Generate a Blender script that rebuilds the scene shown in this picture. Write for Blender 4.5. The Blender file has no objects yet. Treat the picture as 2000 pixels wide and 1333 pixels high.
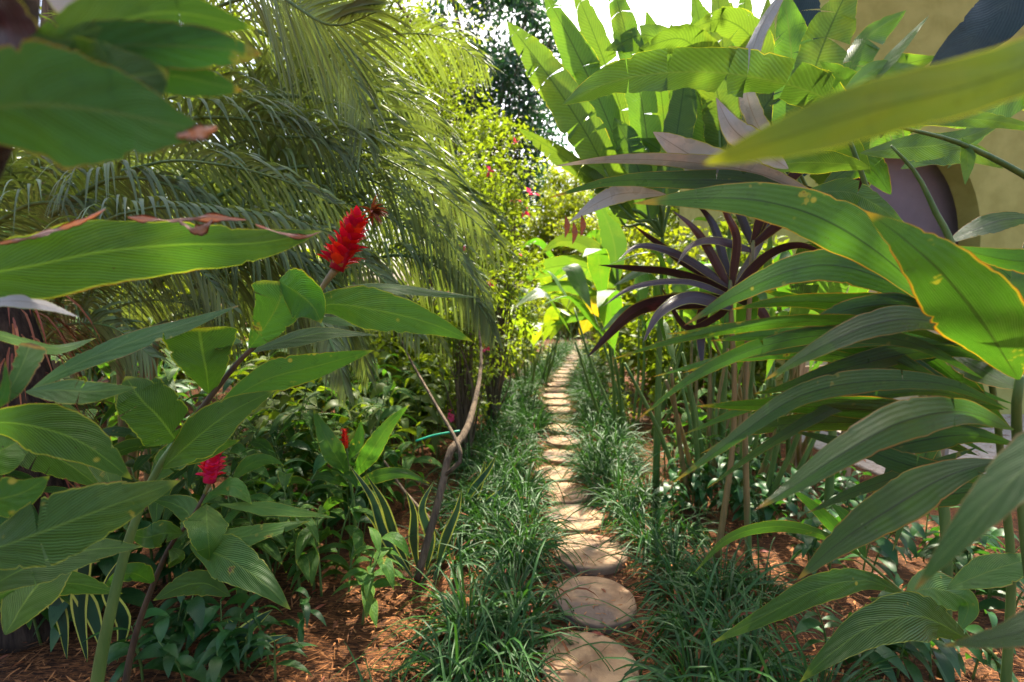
import bpy, math, random
import numpy as np
from mathutils import Vector
R = math.radians
rng = np.random.default_rng(7)
random.seed(7)
SC = bpy.context.scene
COL = SC.collection

# ------------------------------------------------------------------ camera
CAMH, FPX, PITCH = 1.47, 970.0, R(5.0)
cam_d = bpy.data.cameras.new("camera")
cam = bpy.data.objects.new("camera", cam_d); COL.objects.link(cam)
cam.location = (0, 0, CAMH); cam.rotation_euler = (R(90) - PITCH, 0, 0)
cam_d.sensor_width = 36.0; cam_d.lens = 36.0 * FPX / 2000.0
cam_d.clip_start = 0.02; cam_d.clip_end = 500
cam_d.dof.use_dof = True; cam_d.dof.focus_distance = 1.55; cam_d.dof.aperture_fstop = 2.8
SC.camera = cam

# ------------------------------------------------------------------ light
SUN_EL, SUN_AZ = R(57), R(16)            # azimuth measured from +Y towards +X
w = bpy.data.worlds.new("World"); SC.world = w; w.use_nodes = True
nt = w.node_tree; bg = nt.nodes["Background"]
sky = nt.nodes.new("ShaderNodeTexSky"); sky.sky_type = 'NISHITA'; sky.sun_disc = False
sky.sun_elevation = SUN_EL; sky.sun_rotation = SUN_AZ
sky.air_density = 1.0; sky.dust_density = 6.0; sky.ozone_density = 1.0
nt.links.new(sky.outputs[0], bg.inputs[0]); bg.inputs[1].default_value = 0.13
sl = bpy.data.lights.new("sun", 'SUN'); sl.energy = 3.9; sl.angle = R(0.8); sl.color = (1.0, 0.91, 0.74)
so = bpy.data.objects.new("sun", sl); COL.objects.link(so)
sd = Vector((math.sin(SUN_AZ) * math.cos(SUN_EL), math.cos(SUN_AZ) * math.cos(SUN_EL), math.sin(SUN_EL)))
so.rotation_euler = sd.to_track_quat('Z', 'Y').to_euler(); so.location = sd * 40
SC.view_settings.view_transform = 'Standard'; SC.view_settings.look = 'None'
SC.view_settings.exposure = 2.1; SC.view_settings.gamma = 1.0
SC.render.engine = 'CYCLES'
SC.cycles.use_denoising = True
SC.cycles.max_bounces = 10; SC.cycles.diffuse_bounces = 5; SC.cycles.transmission_bounces = 8
SC.cycles.glossy_bounces = 3; SC.cycles.sample_clamp_indirect = 6.0

# ------------------------------------------------------------------ helpers
CAM = np.array([0, 0, CAMH]); CP, SP = math.cos(PITCH), math.sin(PITCH)
FW = np.array([0, CP, -SP]); UPC = np.array([0, SP, CP]); RT = np.array([1.0, 0, 0])
def P(px, py, d):
    return CAM + d * FW + RT * ((px - 1000) / FPX * d) + UPC * ((666.5 - py) / FPX * d)
def G(px, py, z=0.0):
    k = (666.5 - py) / FPX * CP - SP
    return P(px, py, (z - CAMH) / k)
def nrm(a):
    return a / np.maximum(np.linalg.norm(a, axis=-1, keepdims=True), 1e-9)
def crs(pts, n):
    pts = np.asarray(pts, float)
    if len(pts) == 2: pts = np.array([pts[0], (pts[0] + pts[1]) / 2, pts[1]])
    seg = np.linalg.norm(np.diff(pts, axis=0), axis=1); cum = np.concatenate([[0], np.cumsum(seg)])
    ext = np.vstack([2 * pts[0] - pts[1], pts, 2 * pts[-1] - pts[-2]])
    out = []
    for s in np.linspace(0, cum[-1], n):
        i = min(int(np.searchsorted(cum, s, side='right') - 1), len(pts) - 2)
        t = (s - cum[i]) / max(seg[i], 1e-9)
        p0, p1, p2, p3 = ext[i:i + 4]
        out.append(0.5 * (2 * p1 + (p2 - p0) * t + (2 * p0 - 5 * p1 + 4 * p2 - p3) * t * t + (3 * p1 - p0 - 3 * p2 + p3) * t ** 3))
    return np.array(out)

def link(o, parent=None, label=None, cat=None, group=None, kind=None):
    COL.objects.link(o)
    if parent is not None: o.parent = parent
    if label: o["label"] = label
    if cat: o["category"] = cat
    if group: o["group"] = group
    if kind: o["kind"] = kind
    return o
def thing(name, label, cat, loc=(0, 0, 0), group=None):
    o = bpy.data.objects.new(name, None); o.location = [float(c) for c in loc]; o.empty_display_size = .1
    return link(o, None, label, cat, group)
def build(name, geos, mats, parent=None, smooth=True, loc=None, **tags):
    """geos: list of (V, F(quads), UV per vertex, material index) linked as one mesh object"""
    V = np.concatenate([g[0] for g in geos]); off = 0; Fs = []; mi = []; UV = []
    for g in geos:
        Fs.append(g[1] + off); off += len(g[0]); mi.append(np.full(len(g[1]), g[3] if len(g) > 3 else 0))
        UV.append(g[2] if g[2] is not None else np.tile([0.5, 0.5], (len(g[0]), 1)))
    F = np.concatenate(Fs).astype(np.int32); mi = np.concatenate(mi).astype(np.int32); UV = np.concatenate(UV)
    if loc is not None: V = V - np.asarray(loc)
    else:
        a_ = parent
        while a_ is not None: V = V - np.array(a_.location); a_ = a_.parent
    me = bpy.data.meshes.new(name)
    me.vertices.add(len(V)); me.vertices.foreach_set("co", V.astype(np.float32).ravel())
    me.loops.add(F.size); me.loops.foreach_set("vertex_index", F.ravel())
    me.polygons.add(len(F)); me.polygons.foreach_set("loop_start", np.arange(0, F.size, 4, dtype=np.int32))
    me.polygons.foreach_set("material_index", mi)
    me.polygons.foreach_set("use_smooth", np.full(len(F), smooth))
    uvl = me.uv_layers.new(name="UVMap"); uvl.data.foreach_set("uv", UV[F.ravel()].astype(np.float32).ravel())
    for m in (mats if isinstance(mats, (list, tuple)) else [mats]): me.materials.append(m)
    me.update(calc_edges=True); me.validate()
    o = bpy.data.objects.new(name, me)
    if loc is not None: o.location = [float(c) for c in loc]
    return link(o, parent, **tags)
def copy_tree(o, loc, rz=0, sc=1.0, label=None, group=None):
    c = o.copy(); COL.objects.link(c); c.location = [float(a) for a in loc]; c.rotation_euler = (0, 0, rz)
    c.scale = (sc, sc, sc) if np.isscalar(sc) else sc
    if label: c["label"] = label
    if group: c["group"] = group
    for ch in list(o.children):
        k = ch.copy(); COL.objects.link(k); k.parent = c
    return c

def tube(pts, rad, n=8, m=14, cap=True):
    C = crs(pts, m); r = np.interp(np.linspace(0, 1, m), np.linspace(0, 1, len(np.atleast_1d(rad))) if np.size(rad) > 1 else [0], np.atleast_1d(rad)) if np.size(rad) > 1 else np.full(m, rad)
    T = nrm(np.gradient(C, axis=0)); ref = np.array([0.3, 0.9, 0.1]); A = nrm(np.cross(T, ref)); B = np.cross(T, A)
    th = np.linspace(0, 2 * np.pi, n, endpoint=False)
    if cap: C = np.vstack([C[:1], C, C[-1:]]); r = np.concatenate([[1e-4], r, [1e-4]]); A = np.vstack([A[:1], A, A[-1:]]); B = np.vstack([B[:1], B, B[-1:]])
    k = len(C)
    V = C[:, None] + r[:, None, None] * (np.cos(th)[None, :, None] * A[:, None] + np.sin(th)[None, :, None] * B[:, None])
    i = np.arange(k - 1)[:, None] * n; j = np.arange(n)[None]; j2 = (j + 1) % n
    F = np.stack([i + j, i + j2, i + n + j2, i + n + j], -1).reshape(-1, 4)
    uv = np.stack(np.broadcast_arrays(np.linspace(0, 1, k)[:, None], np.linspace(0, 1, n)[None]), -1).reshape(-1, 2)
    return V.reshape(-1, 3), F, uv, 0
def box(c, s, rz=0, bev=0.0):
    """box as a rounded grid of quads (chamfered by inset rings)"""
    x, y, z = [a / 2 for a in s]; b = bev
    rings = []
    for zz, i in ((-z, b), (-z + b, 0), (z - b, 0), (z, b)) if b else ((-z, 0), (z, 0)):
        xx, yy = x - i, y - i
        rings.append([(-xx, -yy, zz), (xx, -yy, zz), (xx, yy, zz), (-xx, yy, zz)])
    V = np.array(rings).reshape(-1, 3); F = [[3, 2, 1, 0]]
    for k in range(len(rings) - 1):
        for j in range(4): F.append([4 * k + j, 4 * k + (j + 1) % 4, 4 * k + 4 + (j + 1) % 4, 4 * k + 4 + j])
    t = 4 * (len(rings) - 1); F.append([t, t + 1, t + 2, t + 3])
    cr, sr = math.cos(rz), math.sin(rz); V = V @ np.array([[cr, sr, 0], [-sr, cr, 0], [0, 0, 1]]) + np.array(c)
    return V, np.array(F), V[:, :2] * 1.0, 0

def prof_lance(s): return np.clip((s / .40) ** .75, 0, 1) * np.where(s > .40, np.clip(1 - ((s - .40) / .60) ** 1.6, 0, 1), 1)
def prof_obl(s): return np.clip(s / .13, 0, 1) ** .6 * np.clip(1 - np.clip((s - .55) / .45, 0, 1) ** 2.6, 0, 1)
def prof_strap(s): return np.clip(.55 + s * 2.5, 0, 1) * np.clip(1 - s ** 3.2, 0, 1)
def prof_tri(s): return np.clip(s, 0, 1) ** .7 * np.where(s > .93, np.clip((1 - s) / .07, 0, 1) ** .35, 1)
def prof_oval(s): return np.sqrt(np.clip(1 - (2 * s - 1) ** 2, 0, 1))
def prof_rev(s): return prof_lance(1 - s)
PROF = dict(lance=prof_lance, obl=prof_obl, strap=prof_strap, tri=prof_tri, oval=prof_oval, rev=prof_rev)

def leaf(pts, hw, prof='lance', roll=0.0, fold=.18, nseg=54, na=9, wave=.05, ragged=0.0, pet=0.0, tears=0, side=None, view=True, seed=None, droop=0.0, fan=1.0):
    r = np.random.default_rng(seed if seed is not None else rng.integers(1e9))
    C = crs(pts, nseg + 1); T = nrm(np.gradient(C, axis=0)); s = np.linspace(0, 1, nseg + 1)
    if side is not None: S = np.tile(np.asarray(side, float), (nseg + 1, 1))
    elif view: S = np.cross(T, nrm(C - CAM))
    else: S = np.cross(T, np.array([0, 0, 1.0])) + np.array([1e-3, 2e-3, 0])
    S = nrm(S - T * np.sum(S * T, -1, keepdims=True)); N = np.cross(S, T)
    rl = np.interp(s, np.linspace(0, 1, max(2, np.size(roll))), np.full(2, roll) if np.isscalar(roll) else roll)[:, None]
    rl = rl + .12 * np.sin(s * 5 + r.random() * 6)[:, None]
    S, N = S * np.cos(rl) + N * np.sin(rl), N * np.cos(rl) - S * np.sin(rl)
    if pet > 0: ss = np.clip((s - pet) / (1 - pet), 0, 1); W = hw * PROF[prof](ss) + 0
    else: ss = s; W = hw * PROF[prof](s)
    W = np.maximum(W, hw * .03 * (s < .9)) + 1e-5
    if ragged > 0:
        nz = sum(np.abs(np.sin(s * f + r.random() * 9)) / (k + 1.2) for k, f in enumerate((5, 11, 23, 41)))
        rag = [1 - ragged * r.random() * nz, 1 - ragged * nz * .9]
    else: rag = [1, 1]
    if nseg >= 30:
        jit = [1 - .05 * np.abs(np.sin(s * 31 + r.random() * 6) * np.sin(s * 13 + r.random() * 6)) - sum(r.uniform(.03, .16) * np.exp(-((s - r.uniform(.25, .98)) / r.uniform(.006, .012)) ** 2) for _ in range(3)) for __ in (0, 1)]
        rag = [rag[0] * jit[0], rag[1] * jit[1]]
    v = np.linspace(-1, 1, na); ph = r.random(4) * 6
    rows = []; uvs = []; segid = np.zeros(nseg + 1, int)
    cuts = sorted(r.choice(np.arange(3, nseg - 2), size=min(tears, nseg - 6), replace=False)) if tears else []
    def row(i, offs):
        Wi = np.where(v < 0, W[i] * (rag[0] if np.isscalar(rag[0]) else rag[0][i]), W[i] * (rag[1] if np.isscalar(rag[1]) else rag[1][i]))
        av = np.abs(v)
        wv = wave * W[i] * (np.sin(s[i] * 9 + ph[0] + (v > 0) * ph[2]) + .5 * np.sin(s[i] * 23 + ph[1] + (v > 0) * 2)) * av ** 1.5
        o = np.where(v < 0, offs[0], offs[1]) * av ** 1.3
        p = C[i] + S[i] * (Wi * v * math.cos(fold))[:, None] + N[i] * (Wi * av * math.sin(fold) * (1 - .45 * av) + wv)[:, None] + T[i] * (o * W[i])[:, None] \
            + N[i] * (o * W[i] * .6)[:, None] + np.array([0, 0, -1.0]) * (droop * W[i] * av ** 2)[:, None]
        rows.append(p); uvs.append(np.stack([np.full(na, s[i]), v * .5 + .5], -1))
    F = []; offs = (r.normal() * .0, r.normal() * .0)
    for i in range(nseg + 1):
        row(i, offs)
        if i: F.append((len(rows) - 2, len(rows) - 1))
        if i in cuts:
            offs = (r.normal() * .16, r.normal() * .16); row(i, offs)
    V = np.concatenate(rows); UV = np.concatenate(uvs); j = np.arange(na - 1)
    FF = np.concatenate([np.stack([a * na + j, a * na + j + 1, b * na + j + 1, b * na + j], -1) for a, b in F])
    return V, FF, UV, 0

def strips(base, dirs, L, W, droop, S=6, side=None, prof='strap', fold=.25, cols=3, grav=(0, 0, -1), curl=0.0):
    """many blades at once"""
    n = len(base); L = np.broadcast_to(L, n).astype(float); W = np.broadcast_to(W, n).astype(float); droop = np.broadcast_to(droop, n).astype(float)
    d0 = nrm(dirs); g = np.asarray(grav, float)
    if side is None: side = np.cross(d0, np.array([0, 0, 1.0])) + rng.normal(size=(n, 3)) * .25
    side = np.broadcast_to(side, (n, 3)); p = base.copy(); out = []; uv = []
    for k in range(S + 1):
        s = k / S; d = nrm(d0 + g * (droop * s * 1.6)[:, None])
        if k: p = p + d * (L / S)[:, None]
        sd = nrm(side - d * np.sum(side * d, -1, keepdims=True)); N = np.cross(sd, d)
        if curl: a = curl * s; sd, N = sd * math.cos(a) + N * math.sin(a), N * math.cos(a) - sd * math.sin(a)
        wk = (np.maximum(PROF[prof](np.array([s]))[0], .02) * W)[:, None]
        if cols == 3: out.append(np.stack([p - sd * wk + N * wk * fold, p, p + sd * wk + N * wk * fold], 1)); vv = (0, .5, 1)
        else: out.append(np.stack([p - sd * wk, p + sd * wk], 1)); vv = (0.1, .9)
        uv.append(np.tile([[s, a] for a in vv], (n, 1, 1)))
    V = np.stack(out, 1).reshape(-1, 3); UV = np.stack(uv, 1).reshape(-1, 2)
    b = (np.arange(n) * (S + 1) * cols)[:, None, None]; k = (np.arange(S) * cols)[None, :, None]; c = np.arange(cols - 1)[None, None]
    a = b + k + c
    F = np.stack([a, a + 1, a + cols + 1, a + cols], -1).reshape(-1, 4)
    return V, F, UV, 0

# ------------------------------------------------------------------ materials
class MT:
    def __init__(s, name):
        s.m = bpy.data.materials.new(name); s.m.use_nodes = True; s.t = s.m.node_tree; s.t.nodes.clear()
        s.out = s.n("ShaderNodeOutputMaterial")
    def n(s, typ, _in=None, **kw):
        x = s.t.nodes.new(typ)
        for k, v in kw.items(): setattr(x, k, v)
        for k, v in (_in or {}).items():
            if isinstance(v, bpy.types.NodeSocket): s.t.links.new(v, x.inputs[k])
            else: x.inputs[k].default_value = v
        return x
    def math(s, op, a, b=0.0, c=0.0, clamp=False):
        return s.n("ShaderNodeMath", {0: a, 1: b, 2: c}, operation=op, use_clamp=clamp).outputs[0]
    def mix(s, f, a, b, blend='MIX'):
        x = s.n("ShaderNodeMix", data_type='RGBA', blend_type=blend)
        for i, v in ((0, f), (6, a), (7, b)):
            if isinstance(v, bpy.types.NodeSocket): s.t.links.new(v, x.inputs[i])
            else: x.inputs[i].default_value = v if i == 0 else (*v, 1) if len(v) == 3 else v
        return x.outputs[2]
    def ramp(s, f, lo, hi, a=0.0, b=1.0):
        return s.n("ShaderNodeMapRange", {0: f, 1: lo, 2: hi, 3: a, 4: b}, interpolation_type='SMOOTHSTEP').outputs[0]
    def noise(s, sc, det=3, vec=None, rough=.5, dist=0.0):
        i = {'Scale': sc, 'Detail': det, 'Roughness': rough, 'Distortion': dist}
        if vec is not None: i['Vector'] = vec
        return s.n("ShaderNodeTexNoise", i).outputs[0]

def leaf_mat(name, c1, c2, edge=None, rib=None, tgain=(1.6, 1.5, .6), tf=.42, rough=.38, veins=26, veinK=9, island=False, under=.0,
             edge_w=.93, spots=0.0, spec=.5, bump=.25, yellow=(.35, .38, .03), bandw=.08, tip=False, stripe=None):
    q = MT(name); uv = q.n("ShaderNodeTexCoord"); sp = q.n("ShaderNodeSeparateXYZ", {0: uv.outputs['UV']})
    t, v = sp.outputs[0], sp.outputs[1]; av = q.math('ABSOLUTE', q.math('MULTIPLY_ADD', v, 2.0, -1.0))
    obj = uv.outputs['Object']; geo = q.n("ShaderNodeNewGeometry")
    rnd = geo.outputs['Random Per Island'] if island else q.n("ShaderNodeObjectInfo").outputs['Random']
    nz = q.noise(9, 3, obj); nzb = q.noise(3.3, 5, obj, .65)
    col = q.mix(q.math('MULTIPLY_ADD', nz, .55, q.math('MULTIPLY', rnd, .6), clamp=True), c1, c2)
    hs = q.n("ShaderNodeHueSaturation", {'Hue': q.math('MULTIPLY_ADD', rnd, .03, .485), 'Value': q.math('MULTIPLY_ADD', q.math('FRACT', q.math('MULTIPLY', rnd, 7.3)), .5, .75), 'Color': col})
    col = hs.outputs[0]
    ph = q.math('MULTIPLY_ADD', t, float(veins), q.math('MULTIPLY', av, -float(veinK)))
    ph = q.math('ADD', ph, q.math('MULTIPLY_ADD', nz, 1.2, q.math('MULTIPLY', nzb, 1.5)))
    wv = q.math('MULTIPLY_ADD', q.math('SINE', q.math('MULTIPLY', ph, 6.2832)), .5, .5)
    if veins: col = q.mix(q.math('MULTIPLY', q.math('POWER', wv, 3.0), .2), col, tuple(min(1, c * 1.9 + .01) for c in c2))
    if veins: col = q.mix(q.math('MULTIPLY', q.ramp(nzb, .50, .72), .45), col, (c2[0] * 2.2, c2[1] * 1.35, c2[2]))
    if veins: col = q.mix(q.math('MULTIPLY', q.ramp(q.noise(38, 4, obj, .7), .52, .75), .35), col, (c1[0] * .5, c1[1] * .55, c1[2] * .6))
    if stripe is not None: col = q.mix(q.ramp(q.math('ADD', av, q.math('MULTIPLY', nz, .2)), .80, .85), col, stripe)
    if spots:
        vo = q.n("ShaderNodeTexVoronoi", {'Vector': obj, 'Scale': 28.0}); big = q.noise(5, 2, obj)
        m = q.math('MULTIPLY', q.ramp(vo.outputs['Distance'], .22, .10), q.ramp(big, .56, .66)); col = q.mix(q.math('MULTIPLY', m, spots), col, (.42, .33, .06))
        vo2 = q.n("ShaderNodeTexVoronoi", {'Vector': obj, 'Scale': 55.0}); m = q.math('MULTIPLY', q.ramp(vo2.outputs['Distance'], .13, .05), q.ramp(q.noise(7, 2, obj), .55, .6))
        col = q.mix(q.math('MULTIPLY', m, spots), col, (.03, .025, .01))
    if spots: bl = q.noise(11, 4, obj, .6); col = q.mix(q.ramp(bl, .665, .70), col, (.24, .22, .03)); col = q.mix(q.ramp(bl, .70, .73), col, (.09, .045, .02))
    if rib is not None: col = q.mix(q.math('MULTIPLY', q.ramp(av, .06, .02), .85), col, rib)
    if edge is not None:
        e = q.math('ADD', q.math('MULTIPLY_ADD', q.noise(4.5, 2, obj), .16, -.105), q.math('ADD', av, q.math('MULTIPLY_ADD', q.noise(16, 3, obj), .14, -.07)))
        if tip: e = q.math('MAXIMUM', e, q.math('ADD', q.math('MULTIPLY', t, 1.0), q.math('MULTIPLY_ADD', q.noise(20, 2, obj), .10, -.075)))
        col = q.mix(q.ramp(e, edge_w - bandw, edge_w), col, yellow); col = q.mix(q.ramp(e, edge_w, edge_w + .03), col, edge)
    if under: col = q.mix(q.math('MULTIPLY', geo.outputs['Backfacing'], under), col, (.16, .22, .12))
    bh = q.math('MULTIPLY_ADD', wv, .55, q.math('ADD', q.math('MULTIPLY', q.noise(60, 2, obj), .3), q.math('MULTIPLY', q.math('SINE', q.math('MULTIPLY', ph, 1.3)), .5))) if veins else q.noise(60, 2, obj)
    bp = q.n("ShaderNodeBump", {'Strength': bump, 'Distance': .006, 'Height': bh})
    pr = q.n("ShaderNodeBsdfPrincipled", {'Base Color': col, 'Roughness': q.math('MULTIPLY_ADD', nz, .2, rough - .1), 'Specular IOR Level': spec, 'Normal': bp.outputs[0]})
    tc = q.mix(1.0, col, tgain, 'MULTIPLY')
    tr = q.n("ShaderNodeBsdfTranslucent", {'Color': tc})
    mx = q.n("ShaderNodeMixShader", {0: tf, 1: pr.outputs[0], 2: tr.outputs[0]})
    q.t.links.new(mx.outputs[0], q.out.inputs[0]); return q.m

def plain_mat(name, c1, c2, scale=6, rough=.8, bump=.3, bdist=.01, stretch=None, det=5, spec=.3, c3=None, island=False, bscale=None):
    q = MT(name); tc = q.n("ShaderNodeTexCoord"); vec = tc.outputs['Object']
    if stretch: vec = q.n("ShaderNodeMapping", {0: vec, 3: stretch}).outputs[0]
    nz = q.noise(scale, det, vec, .6, .3); f = q.ramp(nz, .3, .7)
    if island: f = q.math('MULTIPLY_ADD', q.n("ShaderNodeNewGeometry").outputs['Random Per Island'], .75, q.math('MULTIPLY', f, .25), clamp=True)
    col = q.mix(f, c1, c2)
    if c3: col = q.mix(q.ramp(q.noise(scale * .37, 4, vec, .6), .52, .68), col, c3)
    bp = q.n("ShaderNodeBump", {'Strength': bump, 'Distance': bdist, 'Height': q.noise(bscale or scale * 5, 4, vec, .65)})
    pr = q.n("ShaderNodeBsdfPrincipled", {'Base Color': col, 'Roughness': rough, 'Specular IOR Level': spec, 'Normal': bp.outputs[0]})
    q.t.links.new(pr.outputs[0], q.out.inputs[0]); return q.m

BROWN = (.13, .045, .02)
M = dict(
    ginger=leaf_mat("ginger_leaf", (.022, .080, .011), (.060, .145, .020), edge=(.20, .10, .02), yellow=(.26, .30, .03), rib=(.11, .20, .03), spots=.9, veins=30, veinK=10, edge_w=.958, bandw=.05, tgain=(1.5, 1.75, .45), tf=.38, rough=.42, spec=.25, tip=True, under=.08, bump=.5),
    crisp=leaf_mat("scorched_ginger_leaf", (.012, .065, .006), (.032, .115, .010), edge=(.10, .035, .02), rib=(.08, .15, .03), spots=.8, veins=30, veinK=10, edge_w=.95, bandw=.04, yellow=(.25, .14, .02), tgain=(1.4, 1.6, .45), tf=.35, rough=.5, spec=.25, tip=True, under=.15, bump=.5),
    shell=leaf_mat("shell_ginger_leaf", (.016, .066, .008), (.046, .125, .014), edge=(.26, .075, .012), yellow=(.34, .22, .02), rib=(.010, .032, .006), spots=.8, veins=5, veinK=17, edge_w=.952, bandw=.045, tgain=(1.6, 1.7, .45), tf=.36, rough=.31, tip=True, under=.06, spec=.5, bump=.5),
    banana=leaf_mat("banana_leaf", (.036, .098, .014), (.068, .148, .020), edge=(.22, .12, .03), rib=(.016, .05, .008), veins=55, veinK=5, edge_w=.98, bandw=.02, tgain=(1.75, 1.6, .4), tf=.52, rough=.45, spec=.35, under=.15, bump=.45),
    helic=leaf_mat("heliconia_leaf", (.028, .095, .018), (.058, .145, .024), edge=(.20, .13, .03), rib=(.08, .15, .04), veins=46, veinK=6, edge_w=.975, bandw=.02, tgain=(1.8, 1.75, .4), tf=.45, rough=.4, spec=.35, under=.15, bump=.4),
    teal=leaf_mat("dark_blue_leaf", (.006, .016, .016), (.015, .035, .034), veins=30, tf=.1, rough=.5, spec=.3, tgain=(1, 1, 1)),
    dry=leaf_mat("dry_leaf_edge", (.16, .07, .04), (.42, .26, .19), edge=(.07, .02, .01), yellow=(.25, .08, .02), edge_w=.70, bandw=.1, veins=8, tf=.25, rough=.6, tgain=(1.2, .9, .6)),
    yellow=leaf_mat("yellow_leaf", (.42, .38, .02), (.55, .48, .03), rib=(.5, .45, .1), veins=30, tgain=(1.4, 1.3, .6), tf=.5),
    silver=leaf_mat("silver_dry_leaf", (.22, .22, .20), (.34, .33, .31), edge=(.16, .07, .04), rib=(.2, .16, .12), veins=20, veinK=14, tf=.2, rough=.3, spec=.7, tgain=(1, 1, .9)),
    purple=leaf_mat("purple_leaf", (.014, .007, .011), (.034, .014, .020), edge=(.12, .03, .02), rib=(.05, .02, .03), veins=4, veinK=5, tf=.10, rough=.34, spec=.5, tgain=(1.8, .7, .6)),
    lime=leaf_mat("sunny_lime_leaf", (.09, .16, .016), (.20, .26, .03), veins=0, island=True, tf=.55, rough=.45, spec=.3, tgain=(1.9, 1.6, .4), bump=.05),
    limebroad=leaf_mat("broad_lime_leaf", (.07, .15, .016), (.14, .22, .024), rib=(.07, .12, .02), veins=40, veinK=5, tf=.52, rough=.42, spec=.4, tgain=(1.9, 1.7, .4), bump=.3),
    palm=leaf_mat("palm_leaflet", (.080, .125, .044), (.155, .205, .075), veins=0, island=True, tf=.34, rough=.40, spec=.36, tgain=(1.45, 1.4, .45), bump=.05),
    grass=leaf_mat("strap_grass", (.010, .050, .016), (.046, .112, .024), veins=0, island=True, tf=.28, rough=.5, spec=.28, tgain=(1.6, 1.7, .6), bump=.05),
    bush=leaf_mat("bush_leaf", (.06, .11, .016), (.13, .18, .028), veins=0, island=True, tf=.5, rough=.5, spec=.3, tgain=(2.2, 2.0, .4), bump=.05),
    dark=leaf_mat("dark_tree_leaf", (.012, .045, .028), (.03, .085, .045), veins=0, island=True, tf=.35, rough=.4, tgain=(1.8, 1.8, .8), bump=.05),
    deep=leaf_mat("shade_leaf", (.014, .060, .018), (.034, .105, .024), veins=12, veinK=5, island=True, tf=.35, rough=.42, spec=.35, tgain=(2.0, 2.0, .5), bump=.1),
    snake=leaf_mat("snake_plant_leaf", (.012, .045, .022), (.035, .085, .04), veins=0, tf=.08, rough=.4, stripe=(.50, .50, .09), tgain=(1.2, 1.2, .5)),
    stem=plain_mat("green_stem", (.055, .115, .025), (.12, .18, .045), 5, .5, .1, .003, stretch=(4, 4, .7)),
    brownstem=plain_mat("brown_stem", (.035, .022, .014), (.09, .06, .03), 7, .6, .2, .003, stretch=(4, 4, .8)),
    cane=plain_mat("cane_stem", (.10, .09, .03), (.26, .16, .06), 6, .5, .2, .003, stretch=(6, 6, .6), c3=(.09, .16, .04)),
    bark=plain_mat("bark", (.06, .042, .028), (.19, .135, .085), 9, .9, .8, .01, stretch=(3, 3, .6)),
    fibre=plain_mat("palm_fibre", (.018, .011, .008), (.07, .045, .03), 14, .95, .9, .012, stretch=(3, 3, .5)),
    red=leaf_mat("red_bract", (.36, .003, .010), (.72, .012, .030), veins=0, tf=.3, rough=.5, spec=.3, tgain=(1.2, .6, .6), island=True),
    crimson=leaf_mat("crimson_bract", (.42, .006, .03), (.72, .02, .08), veins=0, tf=.3, rough=.5, spec=.3, tgain=(1.2, .6, .7), island=True),
    olive=leaf_mat("olive_leaf", (.055, .095, .012), (.095, .140, .018), edge=BROWN, rib=(.05, .08, .01), veins=20, veinK=8, edge_w=.955, bandw=.05, tgain=(1.5, 1.5, .4), tf=.38, rough=.45, spec=.25, tip=True),
    pink=leaf_mat("pink_petal", (.55, .03, .09), (.8, .08, .2), veins=0, tf=.35, rough=.5, tgain=(1.1, .7, .8), island=True),
    withered=leaf_mat("withered_bract", (.12, .03, .012), (.30, .08, .03), veins=0, tf=.2, rough=.7, island=True),
    bractbase=leaf_mat("orange_bract", (.30, .12, .03), (.42, .20, .05), veins=0, tf=.3, rough=.5, island=True),
)

# ------------------------------------------------------------------ ground, mulch, path
q = MT("bark_mulch_ground"); tc = q.n("ShaderNodeTexCoord").outputs['Object']
m1 = q.n("ShaderNodeMapping", {0: tc, 2: (0, 0, .6), 3: (1, 5, 1)}).outputs[0]; m2 = q.n("ShaderNodeMapping", {0: tc, 2: (0, 0, -.9), 3: (1, 5, 1)}).outputs[0]
a = q.noise(22, 4, m1, .6, .6); b = q.noise(24, 4, m2, .6, .6); mm = q.math('MAXIMUM', a, b)
col = q.mix(q.ramp(mm, .42, .72), (.018, .008, .004), (.24, .092, .03)); col = q.mix(q.ramp(q.noise(2.2, 3, tc), .5, .7), col, (.06, .028, .014))
bp = q.n("ShaderNodeBump", {'Strength': .9, 'Distance': .02, 'Height': mm})
pr = q.n("ShaderNodeBsdfPrincipled", {'Base Color': col, 'Roughness': .9, 'Specular IOR Level': .2, 'Normal': bp.outputs[0]})
q.t.links.new(pr.outputs[0], q.out.inputs[0]); M['ground'] = q.m
nx, ny = 90, 110
gx = np.concatenate([[-120, -60, -30, -15], np.linspace(-8, 8, nx - 8), [15, 30, 60, 120]]); gy = np.concatenate([[-60, -20, -5], np.linspace(-1, 26, ny - 7), [40, 70, 110, 160]])
X, Y = np.meshgrid(gx, gy); Z = -.008 + .018 * np.sin(X * 2.1 + 1) * np.sin(Y * 1.7) * np.clip(np.abs(X - .4) - .5, 0, 1) - .002
i = np.arange(len(gy) - 1)[:, None] * len(gx); j = np.arange(len(gx) - 1)[None]
F = np.stack([i + j, i + j + 1, i + j + len(gx) + 1, i + j + len(gx)], -1).reshape(-1, 4)
build("ground", [(np.stack([X, Y, Z], -1).reshape(-1, 3), F, None, 0)], M['ground'], kind="structure")

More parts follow.
